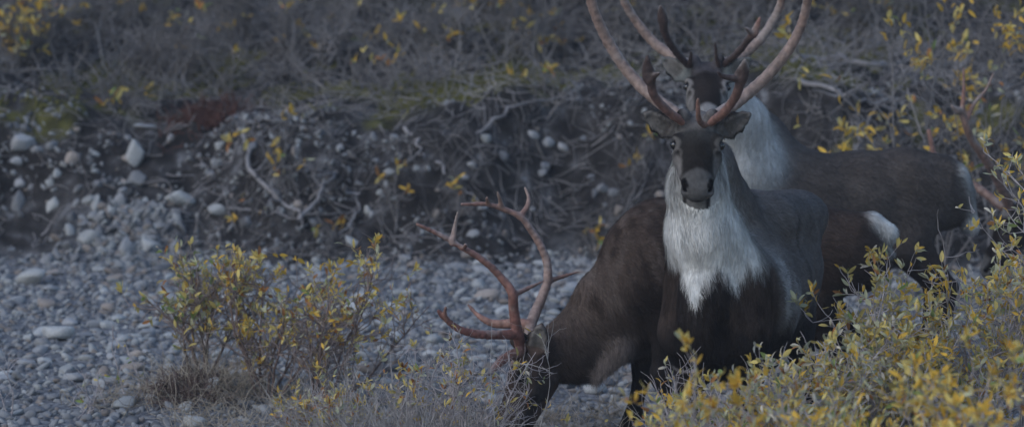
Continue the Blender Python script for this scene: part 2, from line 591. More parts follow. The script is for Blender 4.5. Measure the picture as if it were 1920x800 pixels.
def caribou(cfg):
    rng = np.random.default_rng(cfg['seed'])
    base = np.asarray(cfg['base'], float)
    s = cfg['scale']
    fx, fy = unit(np.array(cfg['fwd'], float))
    FW, LF, UP = np.array([fx, fy, 0]), np.array([-fy, fx, 0]), np.array([0, 0, 1.0])
    lf_ = cfg.get('lf', 1.0)
    tw = cfg.get('tw', 1.0)
    T = lambda x, y, z: base + s * (FW * x * lf_ + LF * y * tw + UP * z)
    tc, dk = np.array(cfg['torso']), np.array(cfg['dark'])
    leg = np.array(cfg.get('leg', (0.022, 0.019, 0.019)))
    B = Body()
    back = -FW + np.array([0, 0, -0.35])
    # torso
    st = [(0.42, 0.86, 0.17, 0.25), (0.28, 0.90, 0.225, 0.30), (0.02, 0.89, 0.255, 0.295), (-0.26, 0.93, 0.245, 0.265), (-0.52, 0.985, 0.215, 0.225), (-0.70, 0.97, 0.175, 0.20), (-0.79, 0.93, 0.12, 0.14)]
    cols = [tc, tc, tc, tc, tc * 0.95, tc * 0.92]
    for i in range(len(st) - 1):
        a, c = st[i], st[i + 1]
        B.seg(T(a[0], 0, a[1]), T(c[0], 0, c[1]), (a[2] * s * (tw if i < 2 else 1), a[3] * s), (c[2] * s * (tw if i < 1 else 1), c[3] * s), cols[i], k=0.06, fur=0.028, flow=back, kc=0.03)
    # withers, belly line, flank
    B.seg(T(0.30, 0, 1.06), T(0.05, 0, 1.02), (0.11 * s, 0.13 * s), (0.10 * s, 0.11 * s), tc * 1.1, k=0.10, fur=0.03, flow=back)
    B.seg(T(0.2, 0, 0.66), T(-0.25, 0, 0.715), (0.13 * s, 0.06 * s), (0.12 * s, 0.05 * s), dk, k=0.08, fur=0.03, flow=back)
    for sd_ in (-1, 1):
        # shoulder blade and front leg
        B.seg(T(0.24, sd_ * 0.15, 1.0), T(0.36, sd_ * 0.165, 0.78), (0.085 * s, 0.13 * s), (0.085 * s, 0.11 * s), cfg.get('shoulder', tc), up=FW, k=0.09, fur=0.022, flow=back)
        fl = cfg.get('front', {}).get(sd_, (0, 0))
        j = [T(0.36, sd_ * 0.15, 0.78), T(0.24 + fl[0] * .2, sd_ * 0.145, 0.64), T(0.29 + fl[0], sd_ * 0.14, 0.36), T(0.28 + fl[1], sd_ * 0.14, 0.11), T(0.33 + fl[1], sd_ * 0.14, 0.035)]
        B.chain(j, [(0.095 * s, 0.115 * s), (0.062 * s, 0.085 * s), (0.04 * s, 0.045 * s), (0.032 * s, 0.036 * s), (0.04 * s, 0.04 * s)], [dk, leg, leg, leg], up=FW, k=0.05, fur=0.012, flow=(0, 0, -1))
        B.seg(T(0.285 + fl[0], sd_ * 0.14, 0.36), T(0.285 + fl[0], sd_ * 0.14, 0.33), 0.045 * s, 0.04 * s, leg, k=0.03, fur=0.01, flow=(0, 0, -1))
        B.seg(T(0.32 + fl[1], sd_ * 0.165, 0.03), T(0.385 + fl[1], sd_ * 0.17, 0.012), (0.028 * s, 0.034 * s), (0.018 * s, 0.016 * s), (0.016, 0.014, 0.013), k=0.01, fur=0.0)
        B.seg(T(0.32 + fl[1], sd_ * 0.115, 0.03), T(0.385 + fl[1], sd_ * 0.11, 0.012), (0.028 * s, 0.034 * s), (0.018 * s, 0.016 * s), (0.016, 0.014, 0.013), k=0.01, fur=0.0)
        # haunch and hind leg
        hl = cfg.get('hind', {}).get(sd_, 0)
        B.seg(T(-0.60, sd_ * 0.10, 0.99), T(-0.46, sd_ * 0.15, 0.70), (0.10 * s, 0.19 * s), (0.085 * s, 0.12 * s), tc * 0.9, up=FW, k=0.07, fur=0.025, flow=back)
        j = [T(-0.50 + hl * .3, sd_ * 0.145, 0.72), T(-0.74 + hl, sd_ * 0.135, 0.47), T(-0.70 + hl, sd_ * 0.135, 0.12), T(-0.64 + hl, sd_ * 0.135, 0.035)]
        B.chain(j, [(0.075 * s, 0.11 * s), (0.036 * s, 0.05 * s), (0.032 * s, 0.036 * s), (0.04 * s, 0.04 * s)], [dk, leg, leg], up=FW, k=0.04, fur=0.012, flow=(0, 0, -1))
        B.seg(T(-0.65 + hl, sd_ * 0.16, 0.03), T(-0.58 + hl, sd_ * 0.165, 0.012), (0.028 * s, 0.034 * s), (0.018 * s, 0.016 * s), (0.016, 0.014, 0.013), k=0.01, fur=0.0)
        B.seg(T(-0.65 + hl, sd_ * 0.11, 0.03), T(-0.58 + hl, sd_ * 0.105, 0.012), (0.028 * s, 0.034 * s), (0.018 * s, 0.016 * s), (0.016, 0.014, 0.013), k=0.01, fur=0.0)
    # white rump patch and short tail
    rz = cfg.get('rump', 0.80)
    B.seg(T(-0.82, 0, cfg.get('rumptop', 1.08)), T(-0.90, 0, rz), (cfg.get('rumpw', 0.125) * s, 0.055 * s), (cfg.get('rumpw', 0.125) * 0.8 * s, 0.05 * s), WHITE, up=FW, k=0.04, fur=0.035, flow=(0, 0, -1), kc=0.007)
    B.seg(T(-0.84, 0, 1.10), T(-0.915, 0, 0.98), (0.035 * s, 0.02 * s), (0.03 * s, 0.018 * s), cfg.get('tail', WHITE), up=FW, k=0.02, fur=0.04, flow=-FW + np.array([0, 0, -1.0]), kc=0.01)
    # neck, mane and other masses given in world space
    for p0, p1, s0, s1, c, kw in cfg['extra']:
        B.seg(p0, p1, s0, s1, c, **kw)
    # head
    hs = cfg.get('hs', 1.0)
    poll = np.asarray(cfg['poll'], float)
    F = unit(cfg['hf'])
    Rv = unit(np.cross(unit(cfg['hu']), F))
    U = unit(np.cross(F, Rv))
    hl = cfg.get('hl', 1.0)
    H = lambda f, r, u: poll + hs * (F * f * hl + Rv * r + U * u)
    hc = np.array(cfg.get('head', (0.014, 0.011, 0.010)))
    side = np.array(cfg.get('face', (0.06, 0.055, 0.053)))
    hk = dict(up=U, fur=0.006, flow=-F, kc=0.008)
    B.seg(H(0.0, 0, -0.055), H(0.13, 0, -0.055), (0.078 * hs, 0.075 * hs), (0.082 * hs, 0.075 * hs), hc, k=0.03, **hk)
    B.seg(H(0.13, 0, -0.055), H(0.29, 0, -0.045), (0.082 * hs, 0.072 * hs), (0.058 * hs, 0.055 * hs), hc, k=0.03, **hk)
    B.seg(H(0.28, 0, -0.045), H(0.365, 0, -0.05), (0.056 * hs, 0.052 * hs), (0.058 * hs, 0.046 * hs), hc, k=0.03, **hk)
    B.seg(H(0.10, 0, -0.125), H(0.33, 0, -0.095), (0.055 * hs, 0.05 * hs), (0.038 * hs, 0.028 * hs), side, k=0.03, **hk)
    B.seg(H(0.35, 0, -0.092), H(0.375, 0, -0.092), (0.04 * hs, 0.024 * hs), (0.034 * hs, 0.021 * hs), (0.3, 0.29, 0.28), k=0.012, **hk)
    for sd_ in (-1, 1):
        B.seg(H(0.10, sd_ * 0.074, -0.008), H(0.15, sd_ * 0.07, -0.018), 0.024 * hs, 0.022 * hs, hc, k=0.025, **hk)          # brow ridge
        B.seg(H(0.17, sd_ * 0.07, -0.07), H(0.27, sd_ * 0.048, -0.07), (0.02 * hs, 0.03 * hs), (0.016 * hs, 0.02 * hs), side, k=0.03, **hk)
        B.seg(H(0.365, sd_ * 0.036, -0.028), H(0.38, sd_ * 0.042, -0.045), 0.022 * hs, 0.02 * hs, hc, k=0.015, **hk)              # nostril wing
        B.seg(H(0.325, sd_ * 0.058, -0.012), H(0.385, sd_ * 0.044, -0.030), 0.008 * hs, 0.011 * hs, hc, sub=True, k=0.006)        # nostril
        B.seg(H(0.125, sd_ * 0.100, -0.014), H(0.135, sd_ * 0.100, -0.016), 0.018 * hs, 0.018 * hs, hc, sub=True, k=0.012)        # eye socket
        B.seg(H(0.0, sd_ * 0.045, 0.0), H(-0.015, sd_ * 0.055, 0.03), 0.03 * hs, 0.026 * hs, hc * 1.5, k=0.02, **hk)              # pedicle
        # ear
        et, en = cfg['ear'][sd_]
        et, en = unit(et), unit(en)
        e0 = H(0.035, sd_ * 0.075, -0.04)
        L = cfg.get('earlen', 0.15) * hs
        for q0, q1, w0, w1 in ((0, 0.32, 0.022, 0.044), (0.32, 0.62, 0.044, 0.040), (0.62, 0.86, 0.040, 0.022), (0.86, 1.0, 0.022, 0.008)):
            B.seg(e0 + et * L * q0, e0 + et * L * q1, (w0 * hs, 0.017 * hs), (w1 * hs, 0.013 * hs), side * 1.2, up=en, k=0.015, fur=0.009, flow=et, kc=0.006)
        B.seg(e0 + et * L * 0.28 + en * 0.016 * hs, e0 + et * L * 0.85 + en * 0.014 * hs, (0.030 * hs, 0.012 * hs), (0.018 * hs, 0.009 * hs), side, up=en, sub=True, k=0.006)
    v, qd = B.mesh(cfg['h'])
    col, flen, flow = B.attrs(v)
    n, _ = vnormals(v, qd)
    # coat markings in head space (they belong to the hair itself)
    hv = (v - poll) / hs
    f, r, u = hv @ F / hl, np.abs(hv @ Rv), hv @ U
    ish = (np.abs(f - 0.18) < 0.25) & (r < 0.115) & (u > -0.17) & (u < 0.06)

    def paint(w, c, only=True):
        w = np.clip(w, 0, 1) * (ish if only else 1)
        col[:] = col * (1 - w[:, None]) + np.asarray(c) * w[:, None]
    if 'paint' in cfg:
        keep_c = col.copy()
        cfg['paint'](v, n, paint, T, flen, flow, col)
        hd = ish & (u > -0.135)
        col[hd] = keep_c[hd]
    crown = sstep(0.075, 0.035, f) * sstep(0.075, 0.05, r) * sstep(-0.03, 0.0, u)
    paint(crown * 0.9, cfg.get('crown', (0.19, 0.175, 0.17)))
    paint(0.75 * sstep(0.05, 0.065, r) * sstep(0.16, 0.2, f) * sstep(0.32, 0.27, f) * sstep(0.0, -0.03, u), cfg.get('cheek', (0.16, 0.15, 0.145)))
    paint(0.95 * sstep(0.285, 0.315, f + 0.35 * (0.03 - r)), cfg.get('nose', (0.105, 0.10, 0.098)))
    eyed = np.sqrt((f - 0.13) ** 2 + (r - 0.095) ** 2 + (u + 0.012) ** 2)
    paint(0.75 * sstep(0.045, 0.034, eyed) * sstep(0.018, 0.026, eyed), cfg.get('eyering', (0.17, 0.155, 0.145)))
    paint(sstep(0.026, 0.021, eyed), BLACK)
    nd = np.sqrt((r - 0.050 + 0.25 * (f - 0.355)) ** 2 + (np.maximum(np.abs(f - 0.355) - 0.022, 0)) ** 2) + 0.5 * np.maximum(-0.045 - u, 0)
    paint(sstep(0.014, 0.008, nd), (0.008, 0.007, 0.007))
    paint(0.95 * sstep(-0.066, -0.078, u) * sstep(0.06, 0.10, f) * sstep(0.040, 0.050, r), cfg.get('jaw', (0.05, 0.042, 0.04)))
    paint(0.95 * sstep(-0.056, -0.062, u + 0.15 * r) * sstep(0.26, 0.30, f) * sstep(0.058, 0.048, r), (0.016, 0.014, 0.014))
    paint(0.9 * sstep(-0.079, -0.085, u - 0.25 * r) * sstep(0.30, 0.33, f) * sstep(0.042, 0.032, r), (0.17, 0.165, 0.16))
    pd = np.sqrt((f - 0.182) ** 2 + (r - 0.080) ** 2)
    paint(0.6 * sstep(0.026, 0.021, pd) * sstep(0.010, 0.015, pd), cfg.get('eyering', (0.17, 0.155, 0.145)))
    for sd_ in (-1, 1):
        et, en = unit(cfg['ear'][sd_][0]), unit(cfg['ear'][sd_][1])
        e0 = H(0.035, sd_ * 0.075, -0.04)
        d = (v - e0) / hs
        a, b_ = d @ et, d @ en
        c_ = np.abs(d @ np.cross(et, en))
        L = cfg.get('earlen', 0.15)
        ine = sstep(0.045, 0.055, a) * sstep(L * 1.1, L * 0.95, a) * (c_ < 0.075) * (np.abs(b_) < 0.03) * (n @ en > 0.1)
        paint(ine * sstep(0.036, 0.028, c_ + 0.012 * sstep(L * .6, L, a)) * 0.9, (0.19, 0.175, 0.165), only=False)
        paint(ine * sstep(0.016, 0.006, np.abs(c_ - 0.010)) * sstep(L * .75, L * .4, a) * 0.6, (0.06, 0.055, 0.05), only=False)
        paint(ine * sstep(0.031, 0.037, c_ + 0.012 * sstep(L * .6, L, a)) * 0.9, (0.02, 0.018, 0.018), only=False)
    amp = cfg.get('mottle', 0.30)
    col *= (1 + amp * fbm(v * np.array([11, 11, 7]), 3, cfg['seed']) + 0.7 * amp * fbm((v - flow * np.einsum('ij,ij->i', v - base, flow)[:, None] * 0.7) * 34, 3, cfg['seed'] + 50))[:, None]
    col = np.clip(col, 0.004, 0.9)
    root = empty('caribou', base)
    tag(root, cfg['label'], 'caribou', 'caribou bulls beside the river')
    off = base
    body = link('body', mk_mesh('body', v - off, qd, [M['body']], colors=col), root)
    fl2 = np.where((f > 0.275) & ish, 0.0, flen)
    fur = link('fur', fur_mesh(v - off, qd, col, fl2, flow, cfg['hairs'], rng), root)
    tag(fur, kind='stuff')
    # eyes
    for sd_ in (-1, 1):
        c = H(0.13, sd_ * 0.0865, -0.015)
        e = link('eye', EYE, root, c - off)
        e.scale = (hs,) * 3
    # antlers
    for beams in cfg['antlers']:
        A = Body()
        for bm in beams:
            antler(A, **bm)
        av, aq = A.mesh(cfg.get('ah', 0.006))
        ac, _, _ = A.attrs(av)
        an, _ = vnormals(av, aq)
        av = av + an * (0.0028 * fbm(av * 28, 3, 17))[:, None]
        streak = fbm(av * np.array([55, 55, 13]), 2, 27)
        pale_upper = sstep(0.15, 0.5, fbm(av * 9, 3, 37) + 0.25 * an[:, 2])  # random pale patches, favouring upper sides as painted highlights
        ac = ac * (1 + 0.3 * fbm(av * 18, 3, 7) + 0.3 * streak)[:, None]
        ac = ac * (1 - 0.55 * pale_upper[:, None]) + np.array([0.34, 0.29, 0.27]) * 0.55 * pale_upper[:, None]
        link('antler', mk_mesh('antler', av - off, aq, [M['antler']], colors=np.clip(ac, 0.01, 0.8)), root)
    return root


def eye_mesh():
    th = np.linspace(0, math.pi, 10)
    ph = np.arange(14) * 2 * math.pi / 14
    v = np.array([[0.0172 * math.sin(a) * math.cos(b), 0.0172 * math.sin(a) * math.sin(b), 0.0172 * math.cos(a)] for a in th for b in ph])
    f = [[i * 14 + j, i * 14 + (j + 1) % 14, (i + 1) * 14 + (j + 1) % 14, (i + 1) * 14 + j] for i in range(9) for j in range(14)]
    return mk_mesh('eye', v, np.array(f)[:, ::-1], [M['eye']])


EYE = eye_mesh()
A_RED, A_BRN, A_PAL, A_DRK = (0.27, 0.145, 0.115), (0.20, 0.125, 0.10), (0.29, 0.215, 0.185), (0.07, 0.047, 0.043)


def tine(pts, r0, r1, c0, c1, **kw):
    return dict(pts=pts, r0=r0, r1=r1, c0=c0, c1=c1, **kw)


def px(*l):
    return np.array([at(*p) for p in l])


# --- A: the bull that faces the camera
dA = 18.45
mane = dict(up=(0, -1, 0), k=0.07, fur=0.06, flow=(0.05, -0.2, -1), kc=0.022)
grey = (0.15, 0.135, 0.13)
A_extra = [
    (at(1307, 262, 18.60), at(1308, 350, 18.62), (0.088, 0.10), (0.112, 0.15), WHITE, mane),
    (at(1308, 350, 18.62), at(1318, 430, 18.66), (0.112, 0.15), (0.150, 0.19), WHITE, mane),
    (at(1318, 430, 18.66), at(1339, 502, 18.72), (0.150, 0.19), (0.188, 0.20), WHITE, mane),
    (at(1345, 300, 18.78), at(1362, 380, 18.92), (0.075, 0.10), (0.10, 0.13), grey, dict(up=(0, -1, 0), k=0.06, fur=0.03, flow=(0.3, 0.2, -1), kc=0.018)),
    (at(1362, 380, 18.95), at(1385, 430, 19.05), (0.10, 0.13), (0.15, 0.2), grey, dict(up=(0, -1, 0), k=0.08, fur=0.03, flow=(0.4, 0.2, -1), kc=0.018)),
    (at(1425, 408, 19.15), at(1492, 402, 19.75), (0.16, 0.115), (0.15, 0.115), grey, dict(k=0.10, fur=0.03, flow=(0.3, 1, -0.4), kc=0.03)),
]


def A_paint(v, n, paint, T, flen, flow, col):
    loc = v - T(0, 0, 0)
    fw, lf = unit(T(1, 0, 0) - T(0, 0, 0)), unit(T(0, 1, 0) - T(0, 0, 0))
    x, y, z = loc @ fw / 1.07, loc @ lf / 1.07, v[:, 2]
    nz = fbm(v * np.array([14, 14, 5]), 3, 77)
    fine = fbm(v * np.array([40, 40, 9]), 2, 78)
    # +y is the bull's own left, the picture's right; the breast turns black below the hanging mane
    low = 1.09 + 0.07 * nz + 0.035 * fine - 0.14 * np.exp(-((y + 0.03) / 0.05) ** 2) - 0.05 * np.exp(-((y - 0.12) / 0.05) ** 2) + 0.03 * (y < -0.12)
    front = sstep(0.16, 0.24, x + 0.03 * nz)
    bl = np.where((np.abs(y) > 0.11)[:, None], np.array([[0.060, 0.043, 0.036]]), np.array([[0.026, 0.021, 0.020]]))
    bl = bl * (1 + 0.5 * fine + 0.5 * nz)[:, None]
    wq = (front * sstep(0.03, -0.05, z - low))[:, None]
    col[:] = col * (1 - wq) + bl * wq
    fr = (x > 0.3) & (z > low - 0.03) & (z < 1.4) & (np.abs(y) < 0.21)
    flen[fr] = np.clip(flen[fr], 0.045, 0.05)
    flow[x > 0.25] = unit(np.array([0.05, -0.2, -1.0]))
    paint(sstep(0.28, 0.36, x) * sstep(-0.03, 0.05, z - low) * (np.abs(y) < 0.26) * (z < 1.4) * sstep(0.25, 0.19, y), WHITE, only=False)
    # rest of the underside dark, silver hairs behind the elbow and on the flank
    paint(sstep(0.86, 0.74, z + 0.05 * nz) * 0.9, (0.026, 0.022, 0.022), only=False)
    w = sstep(0.05, 0.0, np.abs(x - 0.12 + 0.07 * nz)) * sstep(0.78, 0.86, z) * sstep(1.25, 0.95, z) * sstep(0.1, 0.18, y)
    paint(w * 0.9, (0.46, 0.46, 0.47), only=False)
    w = sstep(0.15, 0.02, np.abs(x - 0.0)) * sstep(0.13, 0.0, np.abs(z - 0.92 + 0.1 * nz)) * (y > 0.08)
    paint(w * 0.8, (0.40, 0.40, 0.41), only=False)
    w = sstep(0.04, 0.0, np.abs(x + 0.22 + 0.06 * nz)) * (y > 0.08)
    paint(w * 0.6, (0.045, 0.038, 0.036), only=False)


cA, sA = (0.33, -0.944), 1.07
caribou(dict(
    seed=1, h=0.0072, hairs=120000, base=(1.005, 19.03, float(gz(1.0, 19.0))), scale=sA, tw=0.84, fwd=(-0.31, -0.95), torso=(0.155, 0.137, 0.131), dark=(0.04, 0.036, 0.036),
    shoulder=(0.095, 0.084, 0.081), extra=A_extra, paint=A_paint, front={-1: (0.04, 0.06), 1: (0.0, -0.02)}, hind={-1: 0.05, 1: -0.06},
    jaw=(0.5, 0.49, 0.475), cheek=(0.24, 0.22, 0.21), face=(0.075, 0.066, 0.062), poll=at(1308, 229, 18.50), hl=0.74, hf=(-0.02, -0.60, -0.80), hu=(0, -0.80, 0.60), hs=1.15,
    ear={-1: ((-0.85, 0.10, 0.52), (-0.25, -0.93, -0.2)), 1: ((0.85, 0.10, 0.52), (0.25, -0.93, -0.2))}, earlen=0.145,
    label='alert bull facing the camera with white neck mane standing in front of the others',
    antlers=[
        [tine(px((1284, 226, 18.5), (1243, 196, 18.57), (1200, 160, 18.62), (1158, 108, 18.64), (1125, 48, 18.62), (1105, -10, 18.58), (1098, -80, 18.5), (1112, -150, 18.42), (1145, -205, 18.36)), 0.0285, 0.0155, A_PAL, A_BRN),
         tine(px((1278, 228, 18.47), (1248, 205, 18.40), (1226, 178, 18.34), (1219, 150, 18.3)), 0.018, 0.017, A_RED, A_DRK),
         tine(px((1219, 152, 18.3), (1214, 128, 18.28), (1214, 104, 18.25)), 0.016, 0.006, A_DRK, A_DRK, flat=2.0),
         tine(px((1220, 150, 18.3), (1228, 142, 18.28), (1236, 137, 18.26)), 0.012, 0.005, A_DRK, A_DRK),
         tine(px((1105, -10, 18.58), (1082, -40, 18.62), (1070, -75, 18.64)), 0.013, 0.006, A_BRN, A_BRN),
         tine(px((1112, -150, 18.42), (1150, -160, 18.36), (1180, -190, 18.3)), 0.014, 0.005, A_BRN, A_PAL)],
        [tine(px((1331, 226, 18.5), (1362, 206, 18.56), (1403, 175, 18.62), (1450, 130, 18.64), (1487, 80, 18.63), (1508, 30, 18.6), (1516, -30, 18.54), (1508, -95, 18.47), (1480, -160, 18.4)), 0.0285, 0.0155, A_PAL, A_BRN),
         tine(px((1333, 230, 18.47), (1358, 210, 18.40), (1376, 186, 18.34), (1386, 162, 18.3), (1388, 146, 18.28)), 0.018, 0.018, A_RED, A_DRK),
         tine(px((1388, 150, 18.28), (1394, 130, 18.26), (1397, 112, 18.24)), 0.017, 0.006, A_DRK, A_DRK, flat=2.0),
         tine(px((1387, 148, 18.28), (1370, 146, 18.26), (1354, 142, 18.24), (1346, 134, 18.22)), 0.014, 0.005, A_DRK, A_DRK),
         tine(px((1322, 236, 18.46), (1311, 226, 18.41), (1309, 205, 18.36), (1309, 186, 18.33)), 0.012, 0.006, A_BRN, A_RED),
         tine(px((1516, -30, 18.54), (1540, -60, 18.56), (1552, -95, 18.58)), 0.013, 0.006, A_BRN, A_BRN),
         tine(px((1508, -95, 18.47), (1470, -110, 18.4), (1440, -140, 18.34)), 0.013, 0.005, A_BRN, A_PAL)],
    ]))

# --- B: the bull behind, broadside with its head turned to the camera
dB = 22.2
mB = dict(up=(-1, -0.3, 0), k=0.08, fur=0.04, flow=(-0.1, 0, -1), kc=0.022)
gB = (0.145, 0.126, 0.118)
B_extra = [
    (at(1335, 170, 22.15), at(1375, 235, 22.3), (0.11, 0.12), (0.15, 0.17), (0.62, 0.61, 0.60), mB),
    (at(1375, 235, 22.3), at(1395, 320, 22.36), (0.15, 0.17), (0.19, 0.20), (0.62, 0.61, 0.60), mB),
    (at(1395, 320, 22.36), at(1400, 400, 22.4), (0.19, 0.18), (0.18, 0.18), (0.62, 0.61, 0.60), mB),
    (at(1350, 175, 22.35), at(1425, 268, 22.55), (0.09, 0.10), (0.13, 0.15), gB, dict(up=(0, 0, 1), k=0.07, fur=0.035, flow=(1, 0, -0.5), kc=0.02)),
    (at(1425, 272, 22.5), at(1480, 325, 22.5), (0.14, 0.15), (0.16, 0.14), gB, dict(up=(0, 0, 1), k=0.08, fur=0.035, flow=(1, 0, -0.5), kc=0.02)),
]
caribou(dict(
    seed=2, h=0.0105, hairs=60000, base=(1.60, 22.5, float(gz(1.60, 22.5))), lf=0.96, scale=0.985, fwd=(-0.98, -0.19), torso=(0.100, 0.082, 0.074), dark=(0.05, 0.038, 0.034),
    extra=B_extra, poll=at(1325, 128, 22.0), hf=(-0.02, -0.86, -0.51), hu=(0, -0.51, 0.86), hs=1.18, head=(0.026, 0.021, 0.020), face=(0.13, 0.135, 0.13), cheek=(0.22, 0.2, 0.19), eyering=(0.24, 0.22, 0.21),
    ear={-1: ((-0.75, 0.15, 0.62), (-0.3, -0.93, 0.1)), 1: ((0.75, 0.15, 0.62), (0.3, -0.93, 0.1))}, nose=(0.27, 0.26, 0.26), crown=(0.09, 0.08, 0.085),
    label='broadside bull behind, with only upper face and long brown back showing above the others',
    antlers=[
        [tine(px((1296, 124, 22.02), (1260, 106, 22.1), (1222, 76, 22.14), (1190, 36, 22.14), (1168, -5, 22.1), (1158, -60, 22.0), (1168, -120, 21.9)), 0.0285, 0.0155, A_PAL, A_BRN),
         tine(px((1294, 126, 22.0), (1268, 98, 21.9), (1248, 66, 21.82), (1243, 40, 21.78)), 0.017, 0.020, A_DRK, A_DRK),
         tine(px((1243, 42, 21.78), (1241, 26, 21.76), (1239, 12, 21.74)), 0.02, 0.008, A_DRK, A_DRK, flat=1.4),
         tine(px((1293, 124, 21.97), (1295, 110, 21.93), (1296, 97, 21.9)), 0.011, 0.005, A_DRK, A_DRK)],
        [tine(px((1352, 122, 22.02), (1385, 108, 22.1), (1422, 78, 22.14), (1450, 38, 22.14), (1467, -5, 22.1), (1470, -60, 22.0), (1458, -120, 21.9)), 0.0285, 0.0155, A_PAL, A_BRN),
         tine(px((1354, 125, 22.0), (1384, 98, 21.9), (1405, 72, 21.82), (1414, 62, 21.8)), 0.017, 0.018, A_DRK, A_DRK),
         tine(px((1412, 66, 21.8), (1420, 48, 21.78), (1425, 33, 21.76)), 0.015, 0.005, A_RED, A_RED, flat=1.4),
         tine(px((1411, 66, 21.8), (1404, 58, 21.78), (1398, 52, 21.77)), 0.012, 0.006, A_DRK, A_DRK),
         tine(px((1348, 124, 21.97), (1343, 104, 21.93), (1341, 80, 21.9)), 0.012, 0.006, A_DRK, A_DRK)],
    ]))

# --- C: the grazing bull
cC = (0.070, 0.050, 0.042)
nC = dict(up=(0, -0.2, 1), k=0.09, fur=0.04, flow=(0.5, 0, -0.6), kc=0.025)
bC = np.array([at(1340, 600, 20.62)[0], 20.62, float(gz(1.0, 20.62))])
C_extra = [
    (at(1228, 535, 20.68), at(1150, 592, 20.66), (0.18, 0.26), (0.15, 0.215), (0.105, 0.076, 0.062), nC),
    (at(1150, 592, 20.66), at(1075, 655, 20.62), (0.15, 0.215), (0.115, 0.15), (0.125, 0.093, 0.078), nC),
    (at(1075, 655, 20.62), at(1008, 680, 20.55), (0.115, 0.15), (0.09, 0.105), (0.10, 0.072, 0.06), nC),
    (at(1158, 650, 20.58), at(1120, 700, 20.56), (0.09, 0.07), (0.05, 0.03), (0.24, 0.20, 0.185), dict(up=(0, -0.2, 1), k=0.06, fur=0.06, flow=(-0.3, 0, -1), kc=0.02)),
    (at(1215, 450, 20.68), at(1260, 440, 20.66), (0.14, 0.14), (0.14, 0.14), (0.105, 0.068, 0.055), dict(k=0.1, fur=0.03, flow=(1, 0, -0.5), kc=0.025)),
]
def C_paint(v, n, paint, T, flen, flow, col):
    x, z = v[:, 0], v[:, 2]
    reg = sstep(0.98, 0.7, x) * sstep(0.25, 0.4, x) * sstep(0.62, 0.72, z)
    q_ = np.stack([x + 0.35 * z, v[:, 1], z * 0.22], -1)
    st_ = fbm(q_ * 24, 2, 5)
    paint(reg * sstep(0.12, 0.4, st_) * 0.55, (0.022, 0.016, 0.014), only=False)  # dark streaks paint the shade of neck wrinkles into the coat
    paint(reg * sstep(-0.12, -0.4, st_) * 0.25, (0.22, 0.18, 0.16), only=False)


caribou(dict(
    seed=3, paint=C_paint, h=0.0095, hairs=80000, base=bC, lf=0.97, scale=0.955, fwd=(-0.985, 0.12), torso=cC, dark=(0.022, 0.018, 0.017), shoulder=(0.048, 0.036, 0.031),
    rump=1.08, rumptop=1.13, rumpw=0.07, extra=C_extra, poll=at(984, 648, 20.50), hf=(-0.33, -0.22, -0.92), hu=(-0.93, -0.12, 0.33), hs=1.25, head=(0.062, 0.043, 0.035), face=(0.085, 0.06, 0.05),
    crown=(0.05, 0.04, 0.036), cheek=(0.075, 0.062, 0.055), eyering=(0.075, 0.062, 0.055),
    front={-1: (0.10, 0.16), 1: (-0.02, -0.08)}, hind={-1: -0.05, 1: 0.08},
    ear={-1: ((-0.05, 0.7, 0.70), (-0.6, -0.3, 0.7)), 1: ((0.16, -0.45, 0.87), (-0.25, -0.9, -0.4))},
    label='dark brown bull grazing head down with reddish branching antlers',
    antlers=[
        [tine(px((978, 652, 20.42), (969, 618, 20.36), (963, 578, 20.32), (960, 548, 20.3), (940, 520, 20.3), (905, 487, 20.28), (865, 463, 20.26), (825, 440, 20.24), (782, 420, 20.2)), 0.028, 0.008, (0.23, 0.105, 0.085), A_RED),
         tine(px((848, 456, 20.25), (852, 430, 20.25), (858, 398, 20.22)), 0.014, 0.005, A_RED, A_PAL),
         tine(px((868, 466, 20.26), (872, 462, 20.22), (873, 458, 20.18)), 0.01, 0.005, A_RED, A_RED),
         tine(px((962, 552, 20.3), (990, 540, 20.36), (1020, 526, 20.4)), 0.013, 0.004, A_RED, A_BRN),
         tine(px((972, 626, 20.36), (935, 627, 20.3), (895, 626, 20.24), (858, 615, 20.2), (832, 594, 20.18), (822, 582, 20.17)), 0.018, 0.008, (0.23, 0.105, 0.085), (0.15, 0.06, 0.05), flat=1.35),
         tine(px((838, 600, 20.18), (834, 588, 20.16), (836, 574, 20.14)), 0.01, 0.004, A_RED, A_RED),
         tine(px((976, 658, 20.38), (952, 668, 20.32), (934, 682, 20.27), (918, 700, 20.24)), 0.017, 0.010, A_RED, (0.23, 0.105, 0.085), flat=1.6)],
        [tine(px((992, 640, 20.52), (996, 606, 20.6), (1010, 572, 20.66), (1026, 528, 20.7), (1024, 486, 20.72), (1003, 442, 20.72), (978, 408, 20.7), (950, 394, 20.68), (915, 383, 20.66), (866, 383, 20.62)), 0.028, 0.008, A_PAL, A_RED),
         tine(px((974, 406, 20.7), (988, 388, 20.72), (991, 370, 20.74), (984, 351, 20.76)), 0.014, 0.005, A_RED, A_PAL),
         tine(px((940, 390, 20.68), (938, 376, 20.66), (933, 360, 20.64)), 0.013, 0.005, A_BRN, A_PAL),
         tine(px((918, 384, 20.66), (914, 376, 20.64), (913, 370, 20.62)), 0.009, 0.004, A_BRN, A_BRN),
         tine(px((1027, 527, 20.7), (1055, 518, 20.74), (1088, 508, 20.78)), 0.014, 0.004, A_BRN, A_RED),
         tine(px((990, 606, 20.58), (955, 606, 20.6), (925, 606, 20.62), (898, 592, 20.64), (878, 571, 20.66)), 0.017, 0.006, A_RED, A_RED, flat=1.6),
         tine(px((984, 650, 20.46), (968, 664, 20.44), (958, 688, 20.43)), 0.015, 0.007, A_RED, A_RED, flat=1.3)],
    ]))

